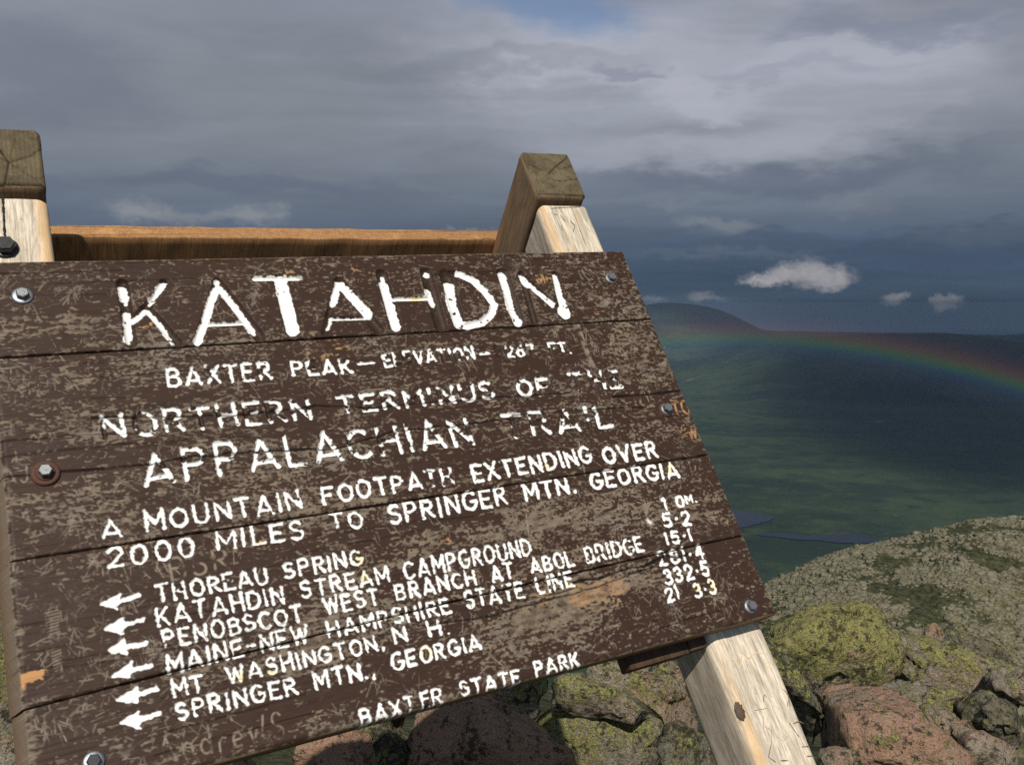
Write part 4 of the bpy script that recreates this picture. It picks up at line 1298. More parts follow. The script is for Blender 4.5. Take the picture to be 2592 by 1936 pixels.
crack(zc((A1, 0, 1560), (A1, 400, 1525), (A1, 950, 1475), (A1, 1500, 1400), (A1, 2212, 1372), (A2, 500, 1265), (A2, 900, 1225), (A2, 1300, 1180), (A3, 0, 385), (A3, 500, 350), (A3, 850, 335)), .0006)
crack(zc((A1, 0, 1330), (A1, 500, 1290), (A1, 860, 1270)), .0004, .8)
crack(zc((A1, 0, 1420), (A1, 500, 1378), (A1, 1100, 1330), (A1, 1700, 1290)), .0004, .7)
crack(zc((A1, 600, 1175), (A1, 1000, 1168), (A1, 1600, 1155), (A1, 2050, 1100), (A2, 0, 1098), (A2, 380, 1110), (A2, 800, 1070), (A2, 1100, 1045), (A2, 1500, 1020), (A2, 1650, 1010)), .0006)
crack(zc((A2, 1930, 1040), (A2, 2212, 1018), (A3, 1095, 225)), .0005)
crack(zc((A3, 650, 270), (A3, 900, 250), (A3, 1095, 228)), .0006)
crack(zc((A1, 0, 235), (A1, 400, 232), (A1, 800, 215)), .0004, .7)
crack(zc((A1, 60, 370), (A1, 500, 378), (A1, 700, 372)), .0003, .6)
crack(zc((A2, 1450, 300), (A2, 1900, 300), (A2, 2100, 300)), .0003, .6)
crack(zc((A3, 400, 1490), (A3, 700, 1400), (A3, 850, 1370), (A3, 1000, 1310), (A3, 1140, 1290)), .0012, 1.0, .0016)
crack(zc((A3, 0, 1610), (A3, 400, 1510)), .0005, .8)
crack(zc((A5, 700, 850), (A5, 1000, 800), (A5, 1250, 730), (A5, 1600, 640), (A5, 1930, 520)), .0007, .9)
crack(zc((A4, 90, 1110), (A4, 400, 1090), (A4, 700, 1050)), .0003, .6)
crack(zc((A4, 20, 930), (A4, 420, 880)), .0003, .4)
crack(zc((A4, 860, 985), (A4, 1300, 920), (A4, 1800, 800)), .0004, .6)
crack(zc((A5, 0, 350), (A5, 400, 290), (A5, 900, 240)), .0004, .5)
for k in range(110):
    x, y = srng.uniform(-.05, .95), srng.uniform(.005, .66); L = srng.uniform(.03, .2)
    crack([(x, y), (x + L, y + srng.gauss(0, .002))], srng.uniform(.0001, .00035), srng.uniform(.3, .75), .0005)
relief = gnoise(.03, .0012, 301) * .00012 + gnoise(.01, .003, 302) * .00015


def sample(Mp, u, v):
    x = np.clip((u - U0) / RES, 0, NU - 1.001); y = np.clip((v - V0) / RES, 0, NV - 1.001)
    i = x.astype(int); j = y.astype(int); fx = x - i; fy = y - j
    return Mp[j, i] * (1 - fx) * (1 - fy) + Mp[j, i + 1] * fx * (1 - fy) + Mp[j + 1, i] * (1 - fx) * fy + Mp[j + 1, i + 1] * fx * fy


def board_mat():
    m, N, p = new_mat('painted_board')
    at = N.n('ShaderNodeAttribute'); at.attribute_name = 'marks'
    s = N.n('ShaderNodeSeparateColor'); N.put(s.inputs[0], at.outputs['Color'])
    at2 = N.n('ShaderNodeAttribute'); at2.attribute_name = 'stains'
    s2 = N.n('ShaderNodeSeparateColor'); N.put(s2.inputs[0], at2.outputs['Color'])
    uvn = N.n('ShaderNodeAttribute'); uvn.attribute_name = 'grain'
    g = uvn.outputs['Vector']
    wht, wr, gr = s.outputs[0], s.outputs[1], s.outputs[2]
    org_, yel, cr = s2.outputs[0], s2.outputs[1], s2.outputs[2]
    ng = N.noise(N.mapping(g, (14, 420, 1)), 1.0, 4, 0.6, 0.4)
    nb = N.noise(N.mapping(g, (60, 300, 1)), 1.0, 4, 0.6)
    nl = N.noise(N.mapping(g, (7, 22, 1)), 1.0, 4, 0.6)
    paintc = N.mix(nb, (0.029, 0.0160, 0.0112), (0.054, 0.0300, 0.0210))
    paintc = N.mix(N.math('MULTIPLY', N.step(ng, .38, .28), .5), paintc, (0.022, 0.014, 0.010))
    woodc = N.mix(ng, (0.115, 0.090, 0.062), (0.30, 0.240, 0.175))
    woodc = N.mix(N.math('MULTIPLY', N.step(nl, .45, .68), .5), woodc, (0.20, 0.180, 0.155))
    woodc = N.mix(org_, woodc, N.mix(ng, (0.42, 0.20, 0.075), (0.62, 0.36, 0.15)))
    cc = N.mix(N.math('MULTIPLY', wr, .86), paintc, woodc)
    cc = N.mix(N.math('MULTIPLY', N.math('MULTIPLY', at.outputs['Alpha'], .65), N.math('SUBTRACT', 1.0, org_)), cc, N.mix(nb, (0.20, 0.165, 0.13), (0.42, 0.35, 0.275)))
    grc = N.mix(nb, (0.022, 0.013, 0.009), (0.046, 0.027, 0.018))  # unpainted routing toned darker, recess shade put into its colour
    cc = N.mix(N.math('MULTIPLY', gr, .85), cc, grc)
    wc = N.mix(nb, (0.86, 0.85, 0.80), (0.92, 0.92, 0.90))
    wc = N.mix(yel, wc, (0.82, 0.73, 0.44))
    cc = N.mix(wht, cc, wc)
    cc = N.mix(N.math('MULTIPLY', cr, .93), cc, (0.006, 0.005, 0.004))
    N.put(p.inputs['Base Color'], cc)
    N.put(p.inputs['Roughness'], N.mix(wht, N.mix(wr, (.48, .48, .48), (.8, .8, .8)), (.5, .5, .5)))
    p.inputs['Specular IOR Level'].default_value = 0.13
    h = N.math('ADD', N.math('MULTIPLY', ng, 0.7), N.math('MULTIPLY', nb, .5))
    h = N.math('SUBTRACT', h, N.math('MULTIPLY', wr, .35))
    bump(N, p, h, 0.6, 0.0009)
    return m


BOARD = board_mat()


def profile(n_mid, L, r, nr=7, r2=None):
    """positions 0..L with extra columns where the rounded edge falls away; returns pos, drop"""
    th = np.linspace(0, math.pi / 2, nr)
    r2 = r2 or r
    e = np.sort(r * (1 - np.cos(th))); e2 = np.sort(r2 * (1 - np.cos(th)))
    mid = np.linspace(r, L - r2, n_mid)[1:-1]
    pos = np.concatenate([e, mid, L - e2[::-1]])
    d1 = np.where(pos < r, r - np.sqrt(np.maximum(0, r * r - (r - pos) ** 2)), 0)
    q = L - pos
    d2 = np.where(q < r2, r2 - np.sqrt(np.maximum(0, r2 * r2 - (r2 - q) ** 2)), 0)
    return pos, d1 + d2


def board(name, u0, u1, vt, vb, w0, thick, r, parent, label=None, top_r=None, cell=0.00088, bot_r=None):
    """plank with a fine front face: vt(u), vb(u) give its upper and lower edge"""
    L = u1 - u0
    pu, du = profile(int(L / cell), L, r)
    Hm = float(vb((u0 + u1) / 2) - vt((u0 + u1) / 2))
    pt, dt = profile(int(Hm / cell), Hm, top_r or r, 7, bot_r or top_r)
    tt = pt / Hm
    U = u0 + pu[None, :] + 0 * tt[:, None]
    Vt = vt(U); Vb = vb(U)
    V = Vt + (Vb - Vt) * tt[:, None]
    drop = np.maximum(du[None, :] + 0 * tt[:, None], dt[:, None] + 0 * U)
    drop = np.sqrt(du[None, :] ** 2 + dt[:, None] ** 2)
    gd = sample(gdep, U, V); wh = sample(white, U, V); we = sample(wear, U, V); gi = sample(ins, U, V)
    og = sample(orange, U, V); ye = sample(yellow, U, V); ck = sample(crk, U, V); rl = sample(relief, U, V)
    W_ = w0 + drop + gd + rl * 1 + we * (1 - gi) * .00035 - wh * .0004 + ck * .0016
    # worn arrises show bare wood
    edn = sample(wn_, U, V)
    eu = np.minimum(U - u0, u1 - U)
    arr = np.clip((drop / r - .10 + .10 * edn) * 4, 0, 1)
    we2 = np.maximum(we, arr * .9)
    we2 = np.maximum(we2, np.clip(.55 + .5 * edn - eu / .012, 0, 1))
    og = np.maximum(og, np.clip((dt[:, None] / (top_r or r) - .35) * 2, 0, 1) * .40 * (drop > .003))
    nv, nu = U.shape
    P = S(U, V, W_).reshape(-1, 3)
    idx = np.arange(nv * nu).reshape(nv, nu)
    q = np.stack([idx[:-1, :-1], idx[1:, :-1], idx[1:, 1:], idx[:-1, 1:]], -1).reshape(-1, 4)
    # sides and back
    loop = np.concatenate([idx[0, :], idx[1:, -1], idx[-1, -2::-1], idx[-2:0:-1, 0]])
    Uf, Vf = U.ravel()[loop], V.ravel()[loop]
    Pb = S(Uf - .011 * np.clip((u0 + .006 - Uf) / .006, 0, 1), Vf, np.full(len(loop), w0 + thick))
    base_i = len(P)
    P = np.vstack([P, Pb])
    n = len(loop)
    a = loop; b = np.roll(loop, -1); c_ = base_i + np.roll(np.arange(n), -1); d_ = base_i + np.arange(n)
    q2 = np.stack([a, b, c_, d_], -1)
    # back face from the four corners
    cor = [base_i, base_i + nu - 1, base_i + nu - 1 + nv - 1, base_i + nu - 1 + nv - 1 + nu - 1]
    q3 = np.array([cor])
    faces = np.vstack([q, q2, q3])
    o = mesh_obj(name, P, faces, BOARD, parent)
    me = o.data
    sm = np.ones(len(faces), bool); sm[len(q):] = False
    me.polygons.foreach_set('use_smooth', sm)
    nvt = len(P)
    ml = np.zeros((nvt, 4), np.float32)
    ml[:base_i, 3] = np.clip(sample(scr, U, V) * (1 - gi * .8), 0, 1).ravel()
    ml[:base_i, 0] = wh.ravel(); ml[:base_i, 1] = we2.ravel(); ml[:base_i, 2] = gi.ravel()
    ml[base_i:, 1] = .45
    st = np.zeros((nvt, 4), np.float32); st[:, 3] = 1
    st[:base_i, 0] = og.ravel(); st[:base_i, 1] = ye.ravel(); st[:base_i, 2] = ck.ravel()
    st[base_i:, 0] = .25
    for nm, arrv in (('marks', ml), ('stains', st)):
        ca = me.color_attributes.new(nm, 'FLOAT_COLOR', 'POINT'); ca.data.foreach_set('color', arrv.ravel())
    gv = np.zeros((nvt, 3), np.float32)
    gv[:base_i, 0] = U.ravel(); gv[:base_i, 1] = V.ravel()
    gv[base_i:, 0] = Uf; gv[base_i:, 1] = Vf + thick
    ga = me.attributes.new('grain', 'FLOAT_VECTOR', 'POINT'); ga.data.foreach_set('vector', gv.ravel())
    if label: o['label'] = label
    me.validate()
    return o


def lin(pts):
    P = sorted([tuple(inv(*q)) for q in pts])
    us = np.array([q[0] for q in P]); vs_ = np.array([q[1] for q in P])
    c1 = np.polyfit(us, vs_, 1)
    return lambda u: np.polyval(c1, u)


gap1 = lin([(5, 905), (428, 878), (860, 853), (1228, 833), (1655, 806)])
gapB = lin([(5, 1425), (860, 1291), (1300, 1225), (1794, 1151)])
gapC_pts = sorted([tuple(inv(*q)) for q in [(40, 1799), (860, 1597), (1112, 1532), (1299, 1479), (1883, 1355)]])
gcu = np.array([q[0] for q in gapC_pts]); gcv = np.array([q[1] for q in gapC_pts])
c2 = np.polyfit(gcu, gcv, 2)
gapC = lambda u: np.polyval(c2, u)
bot_pts = [tuple(inv(*q)) for q in [(1969, 1554), (1793, 1597), (1640, 1640), (1594, 1652), (1200, 1757), (965, 1824), (734, 1882), (560, 1928)]]
c3 = np.polyfit([q[0] for q in bot_pts], [q[1] for q in bot_pts], 1)
bottom = lambda u: np.polyval(c3, u)
top_pts = [tuple(inv(*q)) for q in [(5, 660), (544, 648), (739, 644), (1577, 632)]]
c4 = np.polyfit([q[0] for q in top_pts], [q[1] for q in top_pts], 1)
top = lambda u: np.polyval(c4, u)

TH = 0.034
sign = bpy.data.objects.new('trail_sign', None); col.objects.link(sign)
sign.location = (0, 0, 0)
tag(sign, 'weathered brown plank sign with white routed lettering on a wooden A-frame of pale posts', 'sign')
LR_ = lambda v: 0
hg = .0011
p1 = board('plank', 0.0, 1.0, top, lambda u: gap1(u) - hg, 0, TH, .007, sign, 'top plank reading KATAHDIN in large white letters', top_r=.0085, bot_r=.002)
p2 = board('plank', 0.001, .9995, lambda u: gap1(u) + hg, lambda u: gapB(u) - hg, .0004, TH, .007, sign, 'wide plank with partly lost lettering about Baxter Peak and the Appalachian Trail', top_r=.002, bot_r=.002)
p3 = board('plank', -0.001, 1.0, lambda u: gapB(u) + hg, lambda u: gapC(u) - hg * .8, -.0003, TH, .007, sign, 'plank carrying the 2000 miles line and the first left arrows', top_r=.002, bot_r=.002)
p4 = board('plank', 0.001, 1.001, lambda u: gapC(u) + hg * .8, bottom, .0003, TH, .008, sign, 'bottom plank ending with BAXTER STATE PARK', top_r=.002, bot_r=.006)


# ---- timber of the frame
def timber_mat(name, light, mid, dark, warm, warm_amt, contrast=.5, grain_u=1.0):
    m, N, p = new_mat(name)
    uvn = N.n('ShaderNodeAttribute'); uvn.attribute_name = 'grain'
    g = uvn.outputs['Vector']          # x across, y along, z depth
    wob = N.noise(N.mapping(g, (3, 2.2, 3)), 1.0, 3, .5, out=1)
    gg = N.n('ShaderNodeVectorMath', operation='MULTIPLY_ADD'); N.put(gg.inputs[0], wob); gg.inputs[1].default_value = (.03, 0, .03); N.put(gg.inputs[2], g)
    g2 = gg.outputs[0]
    fine = N.noise(N.mapping(g2, (330, 16, 330)), 1.0, 5, .68)
    mid_ = N.noise(N.mapping(g2, (95, 14, 95)), 1.0, 6, .68, .5)
    blot = N.noise(N.mapping(g, (26, 13, 26)), 1.0, 6, .7)
    cc = N.mix(N.step(mid_, .35, .68), light, mid)
    cc = N.mix(N.math('MULTIPLY', N.step(fine, .56, .36), contrast), cc, dark)
    cc = N.mix(N.math('MULTIPLY', N.step(blot, .50, .66), .75), cc, mid)
    spk = N.noise(N.mapping(g, (170, 60, 170)), 1.0, 4, .7)
    cc = N.mix(N.math('MULTIPLY', N.step(spk, .60, .72), .55), cc, dark)
    wm_ = N.noise(N.mapping(g, (18, 3.5, 18), (5, 1, 2)), 1.0, 4, .55)
    at = N.n('ShaderNodeAttribute'); at.attribute_name = 'tint'
    s = N.n('ShaderNodeSeparateColor'); N.put(s.inputs[0], at.outputs['Color'])
    wf = N.math('ADD', N.math('MULTIPLY', N.step(wm_, .56, .70), warm_amt), s.outputs[0], clamp=True)
    cc = N.mix(wf, cc, warm)
    # long drying checks
    ck = N.noise(N.mapping(g2, (150, 3.2, 150), (3, 8, 1)), 1.0, 3, .5, .2)
    cm = N.step(ck, .705, .75)
    cc = N.mix(N.math('MULTIPLY', cm, .8), cc, tuple(q * .3 for q in dark))
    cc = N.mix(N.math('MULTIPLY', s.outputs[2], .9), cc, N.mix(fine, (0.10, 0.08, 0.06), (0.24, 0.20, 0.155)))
    cc = N.mix(s.outputs[1], cc, (0.88, 0.80, 0.62))
    N.put(p.inputs['Base Color'], cc)
    p.inputs['Roughness'].default_value = .85
    p.inputs['Specular IOR Level'].default_value = .2
    h = N.math('ADD', N.math('MULTIPLY', fine, .8), N.math('MULTIPLY', mid_, .6))
    h = N.math('SUBTRACT', h, N.math('MULTIPLY', cm, .9))
    bump(N, p, h, .55, .0012)
    return m


PALE = timber_mat('pale_weathered_timber', (0.80, 0.70, 0.55), (0.44, 0.385, 0.30), (0.16, 0.13, 0.10), (0.66, 0.40, 0.17), .75)
BROWN = timber_mat('brown_weathered_timber', (0.22, 0.135, 0.075), (0.14, 0.098, 0.060), (0.055, 0.042, 0.028), (0.34, 0.15, 0.065), .8)
RAIL = timber_mat('orange_timber', (0.42, 0.225, 0.095), (0.30, 0.155, 0.068), (0.10, 0.052, 0.026), (0.50, 0.29, 0.12), .6)
ENDG = timber_mat('grey_end_grain', (0.145, 0.118, 0.075), (0.098, 0.078, 0.052), (0.04, 0.03, 0.02), (0.22, 0.13, 0.06), .25)
DARKB = timber_mat('dark_stained_timber', (0.085, 0.050, 0.032), (0.06, 0.036, 0.024), (0.02, 0.014, 0.01), (0.16, 0.08, 0.04), .4)


def beam(name, O, ax, ay, az_, wx, ly, wz, r, mat, parent, top_slope=0.0, bot_slope=0.0, seg=.006, tint=None, label=None, rough=.0012, seed=0, marks=None):
    """beam: O world corner, ax across, ay along, az_ depth (unit vectors); rounded arrises; ends may slope with depth"""
    # cross-section loop
    loop = []
    def arcp(cx, cz, a0, a1):
        for k in range(5):
            a = a0 + (a1 - a0) * k / 4
            loop.append((cx + r * math.cos(a), cz + r * math.sin(a)))
    arcp(r, r, math.pi, 1.5 * math.pi)
    nside = max(2, int((wx - 2 * r) / seg)); nd_ = max(2, int((wz - 2 * r) / seg))
    for k in range(1, nside): loop.append((r + (wx - 2 * r) * k / nside, 0))
    arcp(wx - r, r, 1.5 * math.pi, 2 * math.pi)
    for k in range(1, nd_): loop.append((wx, r + (wz - 2 * r) * k / nd_))
    arcp(wx - r, wz - r, 0, .5 * math.pi)
    for k in range(1, nside): loop.append((wx - r - (wx - 2 * r) * k / nside, wz))
    arcp(r, wz - r, .5 * math.pi, math.pi)
    for k in range(1, nd_): loop.append((0, wz - r - (wz - 2 * r) * k / nd_))
    loop = np.array(loop); n = len(loop)
    ny = max(3, int(ly / seg))
    ys = np.linspace(0, 1, ny + 1)
    er_ = r * .55
    # end rings: rounded ends
    st = [(0.0, .0, er_), (0.0, er_ * .4, er_ * .35)] + [(None, y, 0) for y in ys * (ly - 2 * er_) + er_] + [(0.0, ly - er_ * .4, er_ * .35), (0.0, ly, er_)]
    verts, grain = [], []
    cx, cz = wx / 2, wz / 2
    for (_, y, shrink) in st:
        for (x, z) in loop:
            fx = (wx / 2 - shrink) / (wx / 2); fz = (wz / 2 - shrink) / (wz / 2)
            xx = cx + (x - cx) * fx; zz = cz + (z - cz) * fz
            yy = y + top_slope * zz * (1 - y / ly) + bot_slope * zz * (y / ly)
            nz_ = noise.fractal(Vector((xx * 18 + seed, yy * 5, zz * 18)), .8, 2, 3) * rough * 1.6
            nx_ = noise.fractal(Vector((xx * 18 + seed + 50, yy * 5, zz * 18)), .8, 2, 3) * rough * 1.6
            verts.append(O + ax * (xx + nx_) + ay * yy + az_ * (zz + nz_))
            grain.append((xx + seed, yy, zz))
    m_ = len(st)
    verts = [np.array(q) for q in verts]
    f = []
    for a in range(m_ - 1):
        for i in range(n):
            f.append((a * n + i, (a + 1) * n + i, (a + 1) * n + (i + 1) % n, a * n + (i + 1) % n))
    # caps
    c0 = len(verts); verts.append(sum(verts[:n]) / n); grain.append((cx + seed, 0, cz))
    c1_ = len(verts); verts.append(sum(verts[(m_ - 1) * n:m_ * n]) / n); grain.append((cx + seed, ly, cz))
    for i in range(n):
        f.append((c0, i, (i + 1) % n)); f.append((c1_, (m_ - 1) * n + (i + 1) % n, (m_ - 1) * n + i))
    o = mesh_obj(name, verts, f, mat, parent)
    me = o.data
    fl = np.ones(len(f), bool)
    me.polygons.foreach_set('use_smooth', fl)
    ga = me.attributes.new('grain', 'FLOAT_VECTOR', 'POINT'); ga.data.foreach_set('vector', np.array(grain, np.float32).ravel())
    tn = np.zeros((len(verts), 4), np.float32)
    if tint is not None:
        for i, (x, y, z) in enumerate(grain):
            tn[i, :3] = tint(x - seed, y, z)
    ca = me.color_attributes.new('tint', 'FLOAT_COLOR', 'POINT'); ca.data.foreach_set('color', tn.ravel())
    if label: o['label'] = label
    return o


eu = S(1, 0, 0) - S(0, 0, 0); ev_ = S(0, 1, 0) - S(0, 0, 0); ew = S(0, 0, 1) - S(0, 0, 0)
rth = rad(21.0)
er3 = ev_ * math.sin(rth) + ew * math.cos(rth)           # down the rear legs
en3 = ev_ * math.cos(rth) - ew * math.sin(rth)           # from the rear legs' outer face inwards (towards the front leg)
WP = 0.0365


def post_tint(x, y, z):
    # left arris of the right post is warm orange lower down; left face weathered greyer, its weaker light also painted in
    a = max(0.0, 1 - abs(x - .010) / .012) * min(1, max(0, (y - .80) * 5)) * (1 if z < .02 else max(0, 1 - (z - .02) / .012))
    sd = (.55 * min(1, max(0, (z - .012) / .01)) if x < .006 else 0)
    a = max(a, .75 * max(0.0, 1 - abs(x - .008) / .010) * (y < .14) * (z < .02))
    return (min(1, a * .95), 0, sd)


def seg_pts(P): return list(zip(P[:-1], P[1:]))


post_r = beam('front_post', S(.887, -.134, WP), eu, ev_, ew, .108, 1.62, .100, .013, PALE, sign, top_slope=.38, tint=post_tint, seg=.0045, seed=1.3,
              label='pale front post at the right with carved marks and a knot')
post_l = beam('front_post', S(.006, -.134, WP), eu, ev_, ew, .080, 1.62, .100, .012, PALE, sign, top_slope=.38, tint=lambda x, y, z: (.8 * max(0., 1 - abs(x - .072) / .012) * (z < .03), 0, 0), seg=.0045, seed=6.1,
              label='pale front post at the left with a drying crack and a black bolt')


def rear_leg(u0, seed, label):
    # the head end is cut in the plane of the front post's face
    O = S(u0, -.2525, WP - .0035)
    # along = er3, depth = en3 (towards the front post); the front cut slopes back: y offset = -z*tan(rth)
    return beam('rear_leg', O, eu, er3, en3, .108 if u0 > .5 else .080, 2.0, .098, .007, BROWN, sign, top_slope=math.tan(rth), seg=.006, seed=seed, label=label)


rl_r = rear_leg(.888, 3.3, 'brown weathered rear leg whose sawn head caps the right post')
rl_l = rear_leg(.0065, 9.3, 'brown weathered rear leg whose cracked sawn head caps the left post')


def end_plate(u0, seed, cracks, nm, label):
    """sawn head of a rear leg: a thin skin of end grain with radial drying cracks"""
    nu_, nv_ = 60, 60
    w_, h_ = (.1065 if u0 > .5 else .0785), .1035
    v0 = -.2520
    us = np.linspace(0, 1, nu_); vs_ = np.linspace(0, 1, nv_)
    r = .012
    verts, grain, tn = [], [], []
    for j in vs_:
        for i in us:
            x = i * w_; y = j * h_
            # rounded upper corners
            if y < r:
                inset = r - math.sqrt(max(0, r * r - (r - y) ** 2))
                x = inset * .8 + (w_ - 1.6 * inset) * i
            ed = min(i * w_, (1 - i) * w_, j * h_, (1 - j) * h_)
            dp = .0055 * max(0, 1 - ed / .005) ** 2
            dk = 0
            for (P, rr) in cracks:
                for a, b in zip(P[:-1], P[1:]):
                    ax_, ay_ = a; bx_, by_ = b
                    dx, dy = bx_ - ax_, by_ - ay_
                    t_ = max(0, min(1, ((i - ax_) * dx + (j - ay_) * dy) / (dx * dx + dy * dy + 1e-9)))
                    d = math.hypot(i - ax_ - t_ * dx, j - ay_ - t_ * dy)
                    dk = max(dk, max(0, 1.25 - d / rr))
            dk = min(1, dk)
            nz_ = noise.fractal(Vector((x * 40 + seed, y * 40, 0)), .8, 2, 4)
            verts.append(S(u0 + .001 + x, v0 + y, WP - .0062 + dp + dk * .0025 + nz_ * .0008))
            grain.append((x + seed, y, 0)); tn.append((0.0, 0.0, dk, 1))
    f = [(j * nu_ + i, (j + 1) * nu_ + i, (j + 1) * nu_ + i + 1, j * nu_ + i + 1) for j in range(nv_ - 1) for i in range(nu_ - 1)]
    # skirt back to the timber
    loop = list(range(nu_)) + [k * nu_ + nu_ - 1 for k in range(1, nv_)] + [(nv_ - 1) * nu_ + k for k in range(nu_ - 2, -1, -1)] + [k * nu_ for k in range(nv_ - 2, 0, -1)]
    b0 = len(verts)
    for k in loop:
        verts.append(verts[k] + ew * .012); grain.append(grain[k]); tn.append(tn[k])
    nl = len(loop)
    for k in range(nl):
        f.append((loop[k], loop[(k + 1) % nl], b0 + (k + 1) % nl, b0 + k))
    o = mesh_obj(nm, verts, np.array(f), ENDG_M, None, smooth=True)
    o.parent = rl_r if u0 > .5 else rl_l
    ga = o.data.attributes.new('grain', 'FLOAT_VECTOR', 'POINT'); ga.data.foreach_set('vector', np.array(grain, np.float32).ravel())
    ca = o.data.color_attributes.new('tint', 'FLOAT_COLOR', 'POINT'); ca.data.foreach_set('color', np.array(tn, np.float32).ravel())
    o['label'] = label
    return o


def endgrain_mat():
    m, N, p = new_mat('sawn_end_grain')
    uvn = N.n('ShaderNodeAttribute'); uvn.attribute_name = 'grain'
    g = uvn.outputs['Vector']
    at = N.n('ShaderNodeAttribute'); at.attribute_name = 'tint'
    s = N.n('ShaderNodeSeparateColor'); N.put(s.inputs[0], at.outputs['Color'])
    n1 = N.noise(g, 22, 6, .65, .4); n2 = N.noise(g, 90, 5, .7); n3 = N.noise(g, 260, 3, .6)
    cc = N.mix(N.step(n1, .3, .7), (0.082, 0.062, 0.036), (0.165, 0.135, 0.078))
    cc = N.mix(N.math('MULTIPLY', N.step(n2, .5, .3), .7), cc, (0.040, 0.030, 0.020))
    cc = N.mix(N.math('MULTIPLY', N.step(n2, .60, .72), .6), cc, (0.26, 0.20, 0.12))
    cc = N.mix(N.math('MULTIPLY', N.step(n3, .6, .7), .3), cc, (0.30, 0.24, 0.15))
    wv = N.n('ShaderNodeTexWave', wave_type='RINGS', rings_direction='Z')
    N.put(wv.inputs['Vector'], N.mapping(g, (1, 1, 1), (-.04, .03, 0)))
    wv.inputs['Scale'].default_value = 55; wv.inputs['Distortion'].default_value = 1.2; wv.inputs['Detail'].default_value = 2
    cc = N.mix(N.math('MULTIPLY', wv.outputs['Fac'], .28), cc, (0.05, 0.038, 0.024))
    cc = N.mix(N.math('MULTIPLY', s.outputs[2], .93), cc, (0.012, 0.009, 0.006))
    N.put(p.inputs['Base Color'], cc); p.inputs['Roughness'].default_value = .9
    p.inputs['Specular IOR Level'].default_value = .2
    bump(N, p, N.math('ADD', n2, N.math('MULTIPLY', n3, .5)), .6, .0015)
    return m


ENDG_M = endgrain_mat()
end_plate(.888, 2.0, [([(.98, .08), (.55, .38), (.40, .52)], .014), ([(1.0, .30), (.75, .38)], .008), ([(1., .62), (.55, .68), (.35, .62)], .007), ([(.05, .3), (.3, .45)], .008), ([(.7, .98), (.72, .8)], .006)], 'sawn_head',
          'sawn end of the right rear leg, cracked from its upper right corner')
end_plate(.0065, 5.0, [([(.30, .0), (.28, .3), (.45, .62), (.36, .98)], .016), ([(.0, .35), (.45, .62)], .008), ([(.45, .62), (.8, .5), (1., .35)], .007), ([(.45, .62), (.85, .9)], .006), ([(.45, .62), (.6, .2)], .005)], 'sawn_head',
          'sawn end of the left rear leg with a forked crack')

# back board of the far side, seen from behind above the sign
def rear_board(k, n, label=None):
    w_ = .62 / n
    s0 = .178 + k * (w_ + .002)
    O0 = S(.0, -.2525, WP - .0035)
    O = O0 + er3 * s0 - en3 * .036
    tilt = .017 if k == 0 else 0
    ax_ = eu + er3 * tilt; ax_ = ax_ / np.linalg.norm(ax_)
    return beam('rear_plank', O, ax_, er3, en3, 1.01, w_, .035, .004, RAIL, sign, seg=.012, seed=20 + k * 3.1, label=label, rough=.0016)


rear_board(0, 4, 'top plank of the far-side board, its sunlit edge showing above the sign')
rear_board(1, 4); rear_board(2, 4); rear_board(3, 4)
# cleat behind the lower edge near the right post
beam('cleat', S(.742, .588, .036 + .002), eu, ev_, ew, .108, .100, .030, .003, DARKB, sign, seg=.01, seed=31, label='short dark cleat under the lower right of the sign')
beam('cleat', S(.852, .588, .036 + .0025), eu, ev_, ew, .0335, .098, .029, .003, DARKB, sign, seg=.01, seed=33, label='stub of dark board against the right post')

# knot on the right post
def knot():
    c_ = inv(1872, 1792, WP)
    q = inv(1640 + 1035 * .2276, 1560 + 1045 * .2276, WP)
    verts, f = [], []
    n, rings = 18, 5
    for j in range(rings + 1):
        rr = .0115 * j / rings
        for i in range(n):
            a = 2 * math.pi * i / n
            x = rr * math.cos(a) * .72; y = rr * math.sin(a) * 1.25
            h = .004 * (1 - (j / rings) ** 2) + .0012 * math.sin(i * 3 + j)
            verts.append(S(q[0] + x, q[1] + y, WP + .0015 - h))
    for j in range(rings):
        for i in range(n):
            f.append((j * n + i, j * n + (i + 1) % n, (j + 1) * n + (i + 1) % n, (j + 1) * n + i))
    m, N, p = new_mat('dark_knot')
    g = N.n('ShaderNodeNewGeometry').outputs['Position']
    N.put(p.inputs['Base Color'], N.mix(N.noise(g, 300, 4, .7), (0.035, 0.022, 0.014), (0.15, 0.10, 0.06))); p.inputs['Roughness'].default_value = .8
    o = mesh_obj('knot', verts, np.array(f), m, post_r, smooth=True)
    o['label'] = 'dark knot on the left arris of the right post'


knot()

# cuts carved into the posts: shallow V grooves laid in as dark wedges
cut_m, N, p = new_mat('carved_cut'); N.put(p.inputs['Base Color'], (0.13, 0.10, 0.07, 1)); p.inputs['Roughness'].default_value = .95
cutl_m, N, p = new_mat('fresh_cut'); N.put(p.inputs['Base Color'], (0.62, 0.46, 0.28, 1)); p.inputs['Roughness'].default_value = .95


